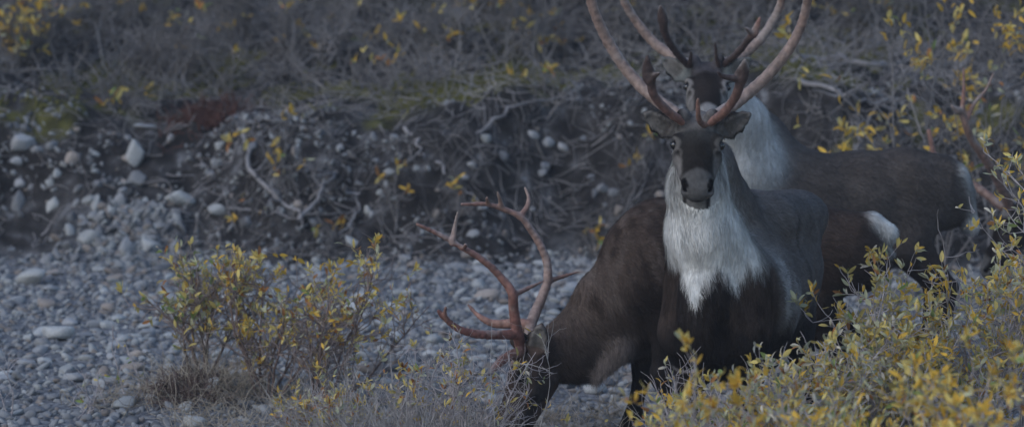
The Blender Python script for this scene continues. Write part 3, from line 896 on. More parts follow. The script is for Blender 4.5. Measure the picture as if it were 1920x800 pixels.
# --- D: the bull whose antlers stand above the shrubs
D_extra = [
    (at(2085, 400, 24.0), at(1990, 410, 23.95), (0.19, 0.25), (0.14, 0.19), (0.05, 0.043, 0.042), nC),
    (at(1990, 410, 23.95), at(1905, 420, 23.85), (0.14, 0.19), (0.09, 0.10), (0.05, 0.043, 0.042), nC),
]
caribou(dict(
    seed=4, h=0.013, hairs=15000, base=(3.8, 24.1, float(gz(3.8, 24.1))), scale=1.0, fwd=(-0.99, -0.05), torso=(0.052, 0.045, 0.043), dark=(0.025, 0.021, 0.02),
    eyering=(0.06, 0.05, 0.05), cheek=(0.07, 0.06, 0.06), extra=D_extra, poll=at(1893, 392, 23.8), hf=(-0.45, -0.2, -0.87), hu=(-0.85, -0.1, 0.5), hs=1.0,
    ear={-1: ((0.2, 0.7, 0.70), (-0.6, -0.3, 0.7)), 1: ((0.35, -0.5, 0.8), (-0.25, -0.9, -0.4))},
    label='bull with slender reddish antlers rising behind the yellow willows at the far edge',
    antlers=[
        [tine(px((1893, 388, 23.7), (1872, 340, 23.6), (1848, 300, 23.5), (1825, 266, 23.45), (1812, 238, 23.4), (1803, 208, 23.4)), 0.028, 0.017, A_BRN, A_BRN),
         tine(px((1804, 210, 23.4), (1807, 172, 23.38), (1807, 128, 23.36)), 0.015, 0.005, A_RED, A_RED),
         tine(px((1804, 210, 23.4), (1794, 206, 23.36), (1783, 197, 23.33)), 0.016, 0.005, A_PAL, A_PAL, flat=1.3),
         tine(px((1811, 230, 23.4), (1826, 196, 23.42), (1850, 166, 23.44), (1864, 134, 23.46)), 0.013, 0.005, A_RED, A_PAL)],
        [tine(px((1880, 388, 23.85), (1830, 350, 23.95), (1780, 325, 24.05), (1752, 290, 24.1), (1742, 246, 24.1)), 0.026, 0.013, A_BRN, A_RED)],
    ], ah=0.007))


# ------------------------------------------------------------------ stones
def ico(sub):
    import bmesh
    bm = bmesh.new()
    bmesh.ops.create_icosphere(bm, subdivisions=sub, radius=1)
    v = np.array([x.co[:] for x in bm.verts])
    f = np.array([[x.index for x in t.verts] for t in bm.faces])
    bm.free()
    return v, f


def stone_shape(sub, seed, rough=0.22, angular=0.5):
    v, f = ico(sub)
    rng = np.random.default_rng(seed)
    d = 1 + rough * fbm(v * 0.9 + seed * 7.3, 2, seed)
    w = v * d[:, None]
    for k in range(int(7 * angular) + 2):         # a few worn facets
        n = unit(rng.normal(size=3))
        c = rng.uniform(0.5, 0.85)
        e = np.maximum(w @ n - c, 0)
        w = w - n * (e * 0.85)[:, None]
    return w, f


BIG = [stone_shape(3, k, 0.3, 1.1) for k in range(10)]
SML = [stone_shape(2, 40 + k, 0.35, 0.9) for k in range(8)]
BNK = [stone_shape(3, 70 + k, 0.4, 3.2) for k in range(10)]
BNKM = [[mk_mesh('boulder', v, f, [m]) for v, f in BNK] for m in STONE]
BIGM = [[mk_mesh('cobble', v, f, [m]) for v, f in BIG] for m in STONE]


def rot_z(a):
    c, s_ = math.cos(a), math.sin(a)
    return np.array([[c, -s_, 0], [s_, c, 0], [0, 0, 1.0]])


def scatter(n, rmin, rmax, xr, yr, power, taken, gap):
    """dart throwing, biggest first"""
    out = []
    rs = rmin + (rmax - rmin) * (RNG.random(n) ** power)
    rs = -np.sort(-rs)
    cell = 0.12
    for r in rs:
        for _ in range(14):
            x, y = RNG.uniform(*xr), RNG.uniform(*yr)
            if y > float(bank_y(x)) + 0.1:
                continue
            ok = True
            ci, cj = int(x / cell), int(y / cell)
            m = int((r + 0.14) / cell) + 1
            for a in range(ci - m, ci + m + 1):
                for b in range(cj - m, cj + m + 1):
                    for (x2, y2, r2) in taken.get((a, b), ()):
                        if (x - x2) ** 2 + (y - y2) ** 2 < ((r + r2) * gap) ** 2:
                            ok = False
                            break
                    if not ok:
                        break
                if not ok:
                    break
            if ok:
                taken.setdefault((ci, cj), []).append((x, y, r))
                out.append((x, y, r))
                break
    return out


taken = {}
LAB = ['smooth blue-grey river cobble bedded among smaller stones on the gravel bar', 'smooth pale grey river cobble bedded among smaller stones on the gravel bar',
       'dull brown river cobble bedded among smaller stones on the gravel bar', 'dark slate river cobble bedded among smaller stones on the gravel bar']
GRP = ['blue-grey cobbles on the gravel bar', 'pale cobbles on the gravel bar', 'brown cobbles on the gravel bar', 'dark cobbles on the gravel bar']


def put_stone(name, k, r, x, y, z, sq=0.55, el=1.0, tilt=0.2):
    o = link(name, (BNKM if name == 'bank_stone' else BIGM)[k][int(RNG.integers(10))])
    o.location = (x, y, z)
    o.rotation_euler = (RNG.normal() * tilt, RNG.normal() * tilt, RNG.uniform(0, 6.28))
    o.scale = (r * el, r * RNG.uniform(0.75, 0.95), r * sq)
    return o


def pixel_stone(k, pxl, pyl, w, h, label, name='boulder', sink=0.3, mesh=None, tilt=0.12):
    """a named stone of the photograph on the ground where it is seen (pxl, pyl = its middle)"""
    p = hit(pxl, pyl + h * 0.35)
    sc_ = p[1] / FPX
    o = link(name, (BNKM if name == 'boulder' else BIGM)[k][mesh if mesh is not None else int(RNG.integers(10))])
    o.location = (p[0], p[1] + 0.02, p[2] + h * sc_ * 0.32)
    o.rotation_euler = (RNG.normal() * tilt, RNG.normal() * tilt, RNG.uniform(-0.4, 0.4))
    o.scale = (w * sc_ * 0.58, w * sc_ * 0.5, h * sc_ * 0.58)
    tag(o, label, 'stone')
    taken.setdefault((int(p[0] / 0.12), int(p[1] / 0.12)), []).append((p[0], p[1], w * sc_ * 0.5))
    return o


pixel_stone(2, 86, 570, 42, 22, 'rust-brown flat stone lying alone among grey cobbles on the gravel bar', 'cobble')
pixel_stone(1, 108, 625, 70, 34, 'large pale flat-topped cobble, biggest on the open gravel bar', 'cobble')
pixel_stone(1, 60, 522, 62, 34, 'broad pale cobble near the foot of the bank on the gravel', 'cobble')
pixel_stone(1, 365, 792, 46, 30, 'pale rounded stone at the root of the small willow', 'cobble')
pixel_stone(2, 200, 578, 26, 20, 'tan rounded cobble on the gravel bar beside the willow', 'cobble')

xr, yr = (-4.0, 3.2), (19.8, 27.0)
big = scatter(300, 0.038, 0.076, (-3.0, 0.75), (21.4, 26.9), 1.6, taken, 0.86)
for (x, y, r) in big:
    k = int(RNG.choice(4, p=[0.5, 0.27, 0.12, 0.11]))
    o = put_stone('cobble', k, r, x, y, float(gz(x, y)) + r * 0.16, RNG.uniform(0.42, 0.7), RNG.uniform(0.95, 1.25), 0.16)
    tag(o, LAB[k], 'stone', GRP[k])
med = scatter(4600, 0.018, 0.042, xr, yr, 1.4, taken, 0.82)
n_f = 12500
fx_ = RNG.uniform(*xr, n_f)
fy_ = RNG.uniform(*yr, n_f)
fr_ = RNG.uniform(0.010, 0.026, n_f)
keep = fy_ < bank_y(fx_) + 0.15
allx = np.concatenate([[m[0] for m in med], fx_[keep]])
ally = np.concatenate([[m[1] for m in med], fy_[keep]])
allr = np.concatenate([[m[2] for m in med], fr_[keep]])


def stone_mass(name, X, Y, Rr, label, lift=0.15, z=None, probs=(0.5, 0.25, 0.13, 0.12), tilt=0.3):
    N = len(X)
    Z = (gz(X, Y) if z is None else z) + Rr * lift
    sh = RNG.integers(0, len(SML), N)
    V, Fc, MI = [], [], []
    off = 0
    for k in range(len(SML)):
        i = np.where(sh == k)[0]
        if not len(i):
            continue
        v, f = SML[k]
        a = RNG.uniform(0, 6.28, len(i))
        tx, ty = RNG.normal(0, tilt, len(i)), RNG.normal(0, tilt, len(i))
        sc3 = np.stack([Rr[i] * RNG.uniform(0.9, 1.3, len(i)), Rr[i] * RNG.uniform(0.75, 1.0, len(i)), Rr[i] * RNG.uniform(0.45, 0.8, len(i))], -1)
        w = v[None] * sc3[:, None]
        c, s_ = np.cos(a)[:, None], np.sin(a)[:, None]
        x2 = w[..., 0] * c - w[..., 1] * s_
        y2 = w[..., 0] * s_ + w[..., 1] * c
        z2 = w[..., 2] + tx[:, None] * x2 + ty[:, None] * y2
        w = np.stack([x2 + X[i][:, None], y2 + Y[i][:, None], z2 + Z[i][:, None]], -1)
        V.append(w.reshape(-1, 3))
        Fc.append((f[None] + off + np.arange(len(i))[:, None, None] * len(v)).reshape(-1, 3))
        MI.append(np.repeat(RNG.choice(4, len(i), p=probs), len(f)))
        off += len(i) * len(v)
    o = link(name, mk_mesh(name, np.concatenate(V), np.concatenate(Fc), STONE, np.concatenate(MI)))
    tag(o, label, kind='stuff')
    return o


stone_mass('gravel', allx, ally, allr, 'small grey and brown pebbles covering the river bar')

# the bank: named stones, then individual stones, then rubble
pixel_stone(1, 252, 287, 42, 62, 'tall pale pointed boulder standing upright in the dark bank', mesh=2, tilt=0.05)
pixel_stone(0, 256, 338, 44, 36, 'rounded grey boulder tucked right below the tall pale pointed one')
pixel_stone(0, 40, 268, 56, 46, 'bulky blue-grey boulder in the bank near the mossy lip')
pixel_stone(2, 135, 295, 40, 30, 'brownish half-buried boulder in the dark bank')
pixel_stone(1, 280, 463, 52, 42, 'white rounded boulder at the foot of the rubble chute')
pixel_stone(1, 410, 393, 42, 28, 'square pale block jutting from the dark bank under dead branches')
pixel_stone(0, 34, 378, 34, 44, 'upright blue-grey slab leaning in the bank')
pixel_stone(1, 100, 383, 32, 36, 'pale upright block beside the rubble chute')
pixel_stone(1, 106, 327, 24, 22, 'small white stone, higher of a close pair in the bank')
pixel_stone(1, 93, 343, 22, 22, 'small white stone, lower of a close pair in the bank')
pixel_stone(1, 178, 290, 18, 18, 'little white stone lodged between the brownish and the pointed boulder')
pixel_stone(0, 224, 378, 34, 44, 'grey wedge-shaped boulder at the top of the rubble chute')
pixel_stone(1, 336, 373, 60, 40, 'cluster-top pale boulder right of the rubble chute')
pixel_stone(1, 455, 247, 34, 20, 'flat pale stone on the bank lip beside rust-red heather')
pixel_stone(0, 270, 238, 60, 16, 'long flat grey slab lying on the bank lip')
pixel_stone(1, 170, 445, 50, 40, 'pale grey boulder sitting low in the rubble chute')
pixel_stone(0, 235, 462, 38, 38, 'blue-grey boulder beside the white one at the chute foot')
bank = []
for k_ in range(150):
    pxl = RNG.uniform(-20, 1300)
    pyl = RNG.uniform(235, 490)
    if pxl > 480 and RNG.random() < 0.25:
        continue
    p = hit(pxl, pyl)
    r = RNG.uniform(0.02, 0.065)
    kk = int(RNG.choice(4, p=[0.46, 0.10, 0.16, 0.28]))
    o = put_stone('bank_stone', kk, r, p[0], p[1], p[2] - r * 0.05, RNG.uniform(0.6, 0.9), RNG.uniform(0.9, 1.2), 0.5)
    tag(o, ['blue-grey stone embedded in the dark earth of the bank', 'pale stone embedded in the dark earth of the bank', 'brown stone embedded in the dark earth of the bank',
            'dark slate stone embedded in the dark earth of the bank'][kk], 'stone',
        ['blue-grey stones in the bank', 'pale stones in the bank', 'brown stones in the bank', 'dark stones in the bank'][kk])
rx = RNG.uniform(-3.8, 3.4, 2700)
rt = RNG.uniform(-0.1, 1.25, 2700)
ry = bank_y(rx) + rt
rr = RNG.uniform(0.008, 0.026, 2700)
rk = vnoise(np.stack([rx * 2.2, ry * 2.2, rx * 0], -1), 8) > -0.25
# rubble chute
cx_ = RNG.normal(-2.42, 0.17, 420)
ct = RNG.uniform(-0.2, 0.62, 420)
cx_ = -2.42 + (cx_ + 2.42) * (1.35 - ct)
rx2 = np.concatenate([rx[rk], cx_])
ry2 = np.concatenate([ry[rk], bank_y(cx_) + ct])
rr2 = np.concatenate([rr[rk], RNG.uniform(0.02, 0.05, 420)])
stone_mass('rubble', rx2, ry2, rr2, 'small stones and rubble weathering out of the bank', 0.2, probs=(0.45, 0.33, 0.1, 0.12), tilt=0.5)


# ------------------------------------------------------------------ shrubs
def leaf_mesh(curl, fold, wid):
    t_ = np.array([0, 0.16, 0.38, 0.62, 0.84, 1.0])
    w_ = np.array([0.05, 0.62, 1.0, 0.9, 0.5, 0.03]) * wid
    V = []
    for a, w in zip(t_, w_):
        y = math.sin(a * curl) / curl
        z = (1 - math.cos(a * curl)) / curl
        V += [(-w, y, z + fold * w), (0, y, z), (w, y, z + fold * w)]
    Fq = []
    for i in range(5):
        b = i * 3
        Fq += [(b, b + 1, b + 4, b + 3), (b + 1, b + 2, b + 5, b + 4)]
    return np.array(V), np.array(Fq)


LSH = [leaf_mesh(0.5, 0.35, 0.17), leaf_mesh(-0.9, 0.5, 0.15), leaf_mesh(1.5, 0.6, 0.14), leaf_mesh(-0.3, 0.25, 0.19), leaf_mesh(2.2, 0.8, 0.12)]
LM = [[mk_mesh('leaf', v, f, [m]) for v, f in LSH] for m in LEAF]
CAMP = np.array([0, 0, CAM_Z])


def grow(rng, p, d, L, n, up, wob):
    pts = [p]
    st = L / (n - 1)
    for _ in range(n - 1):
        d = unit(d + np.array([0, 0, up]) + wob * rng.normal(size=3))
        p = p + d * st
        pts.append(p)
    return np.array(pts)


def shrub(name, base, label, cat='shrub', group=None, seed=0, stems=7, height=0.8, spread=0.5, n2=7, n3=5, leaves=600, pal=(0.3, 0.3, 0.2, 0.05, 0.1, 0.05), lsize=(0.035, 0.06),
          twig='twig_grey', r0=0.008, lean=(0, 0), part_leaves=300, top_bias=1.0, up=0.06, wob=0.16, twiglen=0.16, twig2=None):
    rng = np.random.default_rng(seed)
    base = np.asarray(base, float)
    root = empty(name, base)
    tag(root, label, cat, group)
    tips = []
    for s_ in range(stems):
        az = rng.uniform(0, 2 * math.pi)
        out = spread * math.sqrt(rng.uniform(0.02, 1))
        d = unit(np.array([math.cos(az) * out + lean[0], math.sin(az) * out * 0.7 + lean[1], 1.0]))
        L = height * rng.uniform(0.65, 1.08) / max(d[2], 0.5)
        p0 = np.array([math.cos(az), math.sin(az), 0]) * rng.uniform(0, 0.07)
        p0[2] = float(gz(base[0] + p0[0], base[1] + p0[1])) - base[2] - 0.02
        m = grow(rng, p0, d, L, 9, up, wob)
        P9, R9, P5, R5 = [m], [np.linspace(r0, r0 * 0.25, 9)], [], []
        tips.append((m, 1.0))
        for b in range(n2):
            t_ = rng.uniform(0.22, 0.97)
            i = int(t_ * 8)
            q_ = m[i] + (m[min(i + 1, 8)] - m[i]) * (t_ * 8 - i)
            tg = unit(m[min(i + 1, 8)] - m[max(i - 1, 0)])
            dd = unit(tg * 0.8 + 0.75 * rng.normal(size=3) * np.array([1, 1, 0.5]))
            LL = L * rng.uniform(0.22, 0.5) * (1.15 - 0.6 * t_)
            mb = grow(rng, q_, dd, LL, 6, up * 1.2, wob * 1.3)
            P5.append(resample(mb, 6))
            R5.append(np.linspace(r0 * 0.55, r0 * 0.18, 6))
            tips.append((mb, 0.9))
            for c in range(n3):
                j = rng.integers(1, 6)
                tg2 = unit(mb[j] - mb[j - 1])
                d3 = unit(tg2 * 0.7 + 0.8 * rng.normal(size=3))
                m3 = grow(rng, mb[j], d3, twiglen * rng.uniform(0.4, 1.2), 6, up * 1.6, wob * 1.5)
                P5.append(m3)
                R5.append(np.linspace(r0 * 0.3, r0 * 0.13, 6))
                tips.append((m3, 1.3))
        v1, q1 = tubes(P9, R9, 5)
        v2, q2 = tubes(P5, R5, 3)
        link('stem', mk_mesh('stem', np.vstack([v1, v2]), np.vstack([q1, q2 + len(v1)]), [M[twig], M[twig2 or twig]], np.concatenate([np.zeros(len(q1)), np.ones(len(q2))])), root)
    # leaves in small sprays toward the twig ends
    pos, axs = [], []
    wts = np.array([tp[1] * (max(tp[0][-1][2], 0.02) / height) ** top_bias for tp in tips])
    wts /= wts.sum()
    while len(pos) < leaves:
        m, _ = tips[rng.choice(len(tips), p=wts)]
        k = rng.integers(2, 6)
        for _ in range(k):
            t_ = 1 - abs(rng.normal(0, 0.28))
            t_ = min(max(t_, 0.15), 1.0) * (len(m) - 1)
            i = min(int(t_), len(m) - 2)
            tg = unit(m[i + 1] - m[i])
            pos.append(m[i] + (m[i + 1] - m[i]) * (t_ - i))
            axs.append(unit(tg * 0.8 + 0.7 * rng.normal(size=3) + np.array([0, 0, 0.15])))
    pos, axs = np.array(pos[:leaves]), np.array(axs[:leaves])
    nr = rng.normal(size=pos.shape) + np.array([0, -0.2, 0.6])
    nr = unit(nr - axs * np.einsum('ij,ij->i', nr, axs)[:, None])
    sd3 = np.cross(axs, nr)
    sz = rng.uniform(*lsize, len(pos))
    # neighbouring sprays share a colour
    tone = vnoise((pos + base) * 5.0, seed) * 0.30 + rng.random(len(pos))
    tone = np.argsort(np.argsort(tone)) / len(tone)
    mk = np.minimum(np.searchsorted(np.cumsum(pal) / np.sum(pal), tone), len(LEAF) - 1)
    shp = rng.integers(0, len(LSH), len(pos))
    shp = np.where(mk == 5, np.where(rng.random(len(pos)) < 0.6, 4, 2), shp)
    view = unit(pos + base - CAMP)
    vis = sz * (0.3 + np.abs(np.einsum('ij,ij->i', nr, view))) * (1 + 0.4 * (pos @ np.array([0, -1.0, 0.5])))
    order = np.argsort(-vis)
    for i in order[:part_leaves]:
        o = bpy.data.objects.new('leaf', LM[mk[i]][shp[i]])
        COL.objects.link(o)
        o.parent = root
        o.matrix_basis = Matrix(((*(np.array([sd3[i, 0], axs[i, 0], nr[i, 0]]) * sz[i]), pos[i, 0]), (*(np.array([sd3[i, 1], axs[i, 1], nr[i, 1]]) * sz[i]), pos[i, 1]),
                                 (*(np.array([sd3[i, 2], axs[i, 2], nr[i, 2]]) * sz[i]), pos[i, 2]), (0, 0, 0, 1)))
    rest = order[part_leaves:]
    if len(rest):
        V, Fc, MI = [], [], []
        off = 0
        for k in range(len(LSH)):
            i = rest[shp[rest] == k]
            if not len(i):
                continue
            v, f = LSH[k]
            w = (v[None, :, 0:1] * sd3[i][:, None] + v[None, :, 1:2] * axs[i][:, None] + v[None, :, 2:3] * nr[i][:, None]) * sz[i][:, None, None] + pos[i][:, None]
            V.append(w.reshape(-1, 3))
            Fc.append((f[None] + off + np.arange(len(i))[:, None, None] * len(v)).reshape(-1, 4))
            MI.append(np.repeat(mk[i], len(f)))
            off += len(i) * len(v)
        tag(link('foliage', mk_mesh('foliage', np.concatenate(V), np.concatenate(Fc), LEAF, np.concatenate(MI)), root), kind='stuff')
    return root


def base_at(pxl, Y):
    x = (pxl - 960) / FPX * Y
    return np.array([x, Y, float(gz(x, Y))])


def h_to(pxl, Y, row):
    b = base_at(pxl, Y)
    return at(pxl, row, Y)[2] - b[2]


# right-hand thicket: pale-twigged willows in front of the bulls
RIGHT = [
    # px, depth, top row, stems, spread, leaves, palette, label
    (1335, 18.05, 575, 5, 0.18, 95, (0.20, 0.34, 0.16, 0.02, 0.08, 0.20), 'sparse willow of pale twigs and golden leaves at the knees of the alert bull'),
    (1450, 17.8, 625, 9, 0.34, 560, (0.18, 0.34, 0.22, 0.03, 0.05, 0.18), 'willow with gold tips growing under the chest of the alert bull'),
    (1595, 18.4, 585, 9, 0.40, 700, (0.18, 0.38, 0.25, 0.04, 0.03, 0.12), 'grey-twigged willow before the flank of the alert bull'),
    (1715, 18.6, 515, 9, 0.36, 700, (0.20, 0.40, 0.22, 0.04, 0.03, 0.11), 'yellow willow reaching up to the white rump of the grazing bull'),
    (1825, 19.2, 400, 10, 0.30, 650, (0.24, 0.40, 0.20, 0.04, 0.03, 0.09), 'tall yellow willow in front of the rump of the broadside bull'),
    (1945, 19.6, 235, 9, 0.30, 600, (0.18, 0.32, 0.30, 0.05, 0.03, 0.12), 'tallest willow of the thicket, leaning across the slender antlers'),
    (1660, 15.6, 600, 9, 0.50, 750, (0.46, 0.38, 0.08, 0.03, 0.03, 0.02), 'bright golden willow closest to the camera, below the grazing bull\'s rump'),
    (1850, 15.2, 580, 9, 0.50, 750, (0.46, 0.38, 0.08, 0.04, 0.03, 0.01), 'bright golden willow at the corner of the thicket nearest the camera'),
    (1535, 16.4, 690, 9, 0.45, 600, (0.20, 0.36, 0.25, 0.05, 0.03, 0.11), 'low yellow willow at the front of the thicket below the alert bull'),
    (1262, 18.5, 660, 4, 0.16, 40, (0.18, 0.30, 0.25, 0.06, 0.04, 0.17), 'low ragged willow around the front hoof of the grazing bull'),
]
for i, (pxl, Y, row, ns, spr, nl, pal, lab) in enumerate(RIGHT):
    shrub('willow_shrub', base_at(pxl, Y), lab, 'willow shrub', 'yellowing willows of the thicket', 100 + i, ns, (1.0 if row < 400 else 0.84) * h_to(pxl, Y, row), spr, 13, 6, int(nl * 3.3), pal,
          (0.034, 0.060), 'twig_grey', 0.0075, top_bias=1.1)

# small willow on the gravel and its neighbours
shrub('willow_shrub', base_at(372, 21.95), 'small upright willow with dark stem and green-yellow leaves on the gravel', 'willow shrub', 'small willows on the gravel', 201, 7, h_to(372, 21.95, 478), 0.42, 13, 5, 560,
      (0.08, 0.36, 0.32, 0.14, 0.07, 0.03), (0.038, 0.066), 'twig_dark', 0.009, twig2='twig_mid', wob=0.13, twiglen=0.13)
shrub('willow_shrub', base_at(500, 21.7), 'bushy yellow willow with dark reddish stems beside the small upright one', 'willow shrub', 'small willows on the gravel', 202, 8, h_to(500, 21.7, 495), 0.55, 13, 5, 800,
      (0.22, 0.47, 0.16, 0.03, 0.08, 0.04), (0.036, 0.062), 'twig_dark', 0.009, twig2='twig_mid', lean=(0.15, 0), wob=0.14, twiglen=0.13)
shrub('willow_shrub', base_at(590, 21.5), 'brown-tinged willow leaning away from the yellow one toward the antlers', 'willow shrub', 'small willows on the gravel', 203, 8, h_to(590, 21.5, 525), 0.55, 13, 5, 640,
      (0.16, 0.42, 0.14, 0.03, 0.20, 0.05), (0.034, 0.056), 'twig_dark', 0.008, twig2='twig_mid', lean=(0.25, 0), wob=0.15, twiglen=0.13)
LOW = [(640, 20.4, 690, 200, 'low willow with drooping yellow leaves at the foot of the leaning one'), (760, 20.1, 650, 130, 'thin grey twiggy willow between the leaning one and the red antlers'),
       (870, 19.8, 640, 90, 'bare grey willow whose twigs cross the low antler tines'), (560, 20.6, 730, 150, 'low willow of grey twigs under the bushy yellow one')]
for i, (pxl, Y, row, nl, lab) in enumerate(LOW):
    shrub('low_willow', base_at(pxl, Y), lab, 'willow shrub', 'low willows in front of the grazing bull', 220 + i, 8, h_to(pxl, Y, row), 0.55, 8, 5, nl * 2,
          (0.12, 0.36, 0.18, 0.02, 0.16, 0.16), (0.028, 0.05), 'twig_grey', 0.0055, wob=0.2, up=0.03, twiglen=0.12)
shrub('sprig', base_at(975, 19.5), 'bare frosted twigs crossing the face of the grazing bull', 'sprig', None, 238, 2, h_to(975, 19.5, 625), 0.4, 3, 2, 6, (0.05, 0.3, 0.3, 0, 0.1, 0.2), (0.025, 0.04), 'twig_pale', 0.004, wob=0.2)
shrub('sprig', base_at(1110, 19.6), 'few yellow-leaved twigs under the throat of the grazing bull', 'sprig', None, 239, 4, h_to(1110, 19.6, 760), 0.7, 4, 3, 40, (0.1, 0.4, 0.3, 0, 0.1, 0.1), (0.03, 0.05), 'twig_grey', 0.004, wob=0.2)
SPR = [(15, 21.4, 640, 'single bare pale stalk standing on the gravel near the frame edge'), (190, 21.6, 690, 'tiny sprig with a few greenish leaves on open gravel'), (130, 21.3, 745, 'thin creeping twig with a green leaf on the open gravel'),
       (255, 21.8, 610, 'bare dark twigs reaching sideways over the gravel')]
for i, (pxl, Y, row, lab) in enumerate(SPR):
    shrub('sprig', base_at(pxl, Y), lab, 'sprig', None, 240 + i, 2, max(0.15, h_to(pxl, Y, row)), 0.7, 3, 2, 8 if i else 2, (0.05, 0.25, 0.3, 0.3, 0.1, 0), (0.03, 0.05), 'twig_grey', 0.005, wob=0.2)

# shrubs on the slope behind the bank
BACK = [(60, 29.6, -40, 70), (200, 30.4, -60, 40), (330, 29.2, 20, 22), (470, 30.0, -60, 22), (590, 29.4, 0, 26), (700, 30.3, -60, 46), (800, 29.2, 40, 22), (900, 30.0, -50, 40), (1010, 29.3, 10, 34), (1110, 30.2, -60, 44),
        (1220, 29.4, -20, 30), (1330, 30.1, -60, 30), (1450, 29.4, 10, 30), (1560, 29.9, -50, 44), (1650, 29.3, -10, 40), (-60, 29.5, -30, 50), (2000, 29.5, -40, 40), (400, 32, -90, 30), (1000, 32.5, -100, 30), (1500, 32.5, -110, 30)]
BLAB = ['dark green-tinged shrub on the slope over the mossy corner', 'bare shrub with orange leaves above the bulky blue-grey boulder', 'low bare shrub straight above the tall pale pointed boulder',
        'bare grey shrub above the rust-red heather', 'bare grey shrub between the heather and the middle of the slope', 'grey shrub with orange leaves hanging over the middle of the bank lip',
        'low twiggy shrub right of the leafy one at mid slope', 'tall twiggy shrub with gold leaves left of the alert bull\'s antlers', 'low bare shrub over the long bleached branch',
        'grey shrub with gold leaves touching the alert bull\'s antler beam', 'bare shrub behind the rear bull\'s ear', 'bare shrub seen between the beams of the rear bull',
        'bare shrub just outside the beam of the alert bull opposite the bank', 'tall shrub with gold leaves above the long grey log', 'shrub with gold leaves at the end of the long grey log',
        'bare shrub at the mossy end of the slope beyond the frame', 'bare shrub at the far end of the slope by the slender antlers', 'bare shrub high on the slope above the heather',
        'bare shrub high on the slope in the middle', 'bare shrub high on the slope above the broadside bull']
for i, (pxl, Y, row, nl) in enumerate(BACK):
    shrub('bare_shrub', base_at(pxl, Y), BLAB[i], 'shrub', 'bare shrubs on the slope', 300 + i, 9, max(0.45, h_to(pxl, Y, row)), 0.8, 12, 5, int(nl * 1.9),
          (0.42, 0.34, 0.04, 0.04, 0.14, 0.02), (0.055, 0.09), 'twig_back', 0.011, wob=0.2, up=0.02, twiglen=0.22)
SPRIG = [(505, 330, 0.34, 16, 'orange-leaved sprig on the bank beside the forked dead branch'), (575, 360, 0.26, 9, 'small golden sprig at the straight pale dead branch'), (740, 400, 0.22, 8, 'golden sprig low on the bank left of the raised antlers'),
         (850, 390, 0.2, 7, 'golden sprig on the bank behind the tips of the red antlers'), (1130, 470, 0.2, 8, 'golden sprig at the bank foot above the grazing bull\'s neck'), (620, 460, 0.18, 7, 'orange sprig at the foot of the bank right of the square block'),
         (1020, 205, 0.3, 10, 'golden sprig on the bank lip near the long bleached branch'), (745, 190, 0.4, 14, 'orange-leaved sprig on the lip in the middle of the bank'), (450, 440, 0.18, 7, 'yellow sprig at the bank foot under the square block'),
         (230, 215, 0.22, 10, 'orange sprig beside the long flat slab on the lip'), (1200, 330, 0.25, 8, 'golden sprig on the bank next to the alert bull\'s neck')]
for i, (pxl, pyl, hh, nl, lab) in enumerate(SPRIG):
    shrub('sprig', hit(pxl, pyl), lab, 'sprig', 'leafy sprigs on the bank', 380 + i, 4, hh, 0.9, 5, 3, nl * 2, (0.45, 0.25, 0.03, 0.07, 0.2, 0), (0.05, 0.085), 'twig_back', 0.006, wob=0.25, twiglen=0.12)
YEL = [(1760, 25.2, 20, 150, 'yellow-leaved shrub on the bank above the broadside bull\'s rump'), (1880, 25.6, -30, 170, 'tall yellow-leaved shrub on the bank behind the slender antlers'),
       (1640, 26.6, 215, 46, 'small golden shrub on the bank edge above the broadside bull\'s back'), (25, 29.1, 20, 90, 'orange-leaved shrub at the top corner of the slope')]
for i, (pxl, Y, row, nl, lab) in enumerate(YEL):
    shrub('yellow_shrub', base_at(pxl, Y), lab, 'shrub', None, 340 + i, 8, max(0.3, h_to(pxl, Y, row)), 0.42, 8, 5, int(nl * 2), (0.5, 0.34, 0.06, 0.04, 0.05, 0.01), (0.055, 0.09), 'twig_back', 0.008, twiglen=0.18)


# ------------------------------------------------------------------ ground cover and dead wood
def twig_mass(name, X, Y, L, rad, m, label, flatness=0.5, lift=0.03, seed=0, sides=3, up=0.0, wob=0.35, extra_z=0.0):
    rng = np.random.default_rng(seed)
    N = len(X)
    d = rng.normal(size=(N, 3)) * np.array([1, 1, flatness]) + np.array([0, 0, up])
    d = unit(d)
    p = np.stack([X, Y, gz(X, Y) + lift * rng.random(N) + extra_z], -1)
    P_ = [p]
    for _ in range(4):
        d = unit(d + wob * rng.normal(size=(N, 3)) * np.array([1, 1, 0.6]))
        p = p + d * (L / 4)[:, None]
        g = gz(p[:, 0], p[:, 1], True)
        p[:, 2] = np.maximum(p[:, 2], g + 0.004)
        P_.append(p)
    P_ = np.stack(P_, 1)
    rr_ = np.linspace(1, 0.4, 5)[None] * (rad * rng.uniform(0.6, 1.4, N))[:, None]
    v, qq = tubes(P_, rr_, sides)
    return tag(link(name, mk_mesh(name, v, qq, [m])), label, kind='stuff')


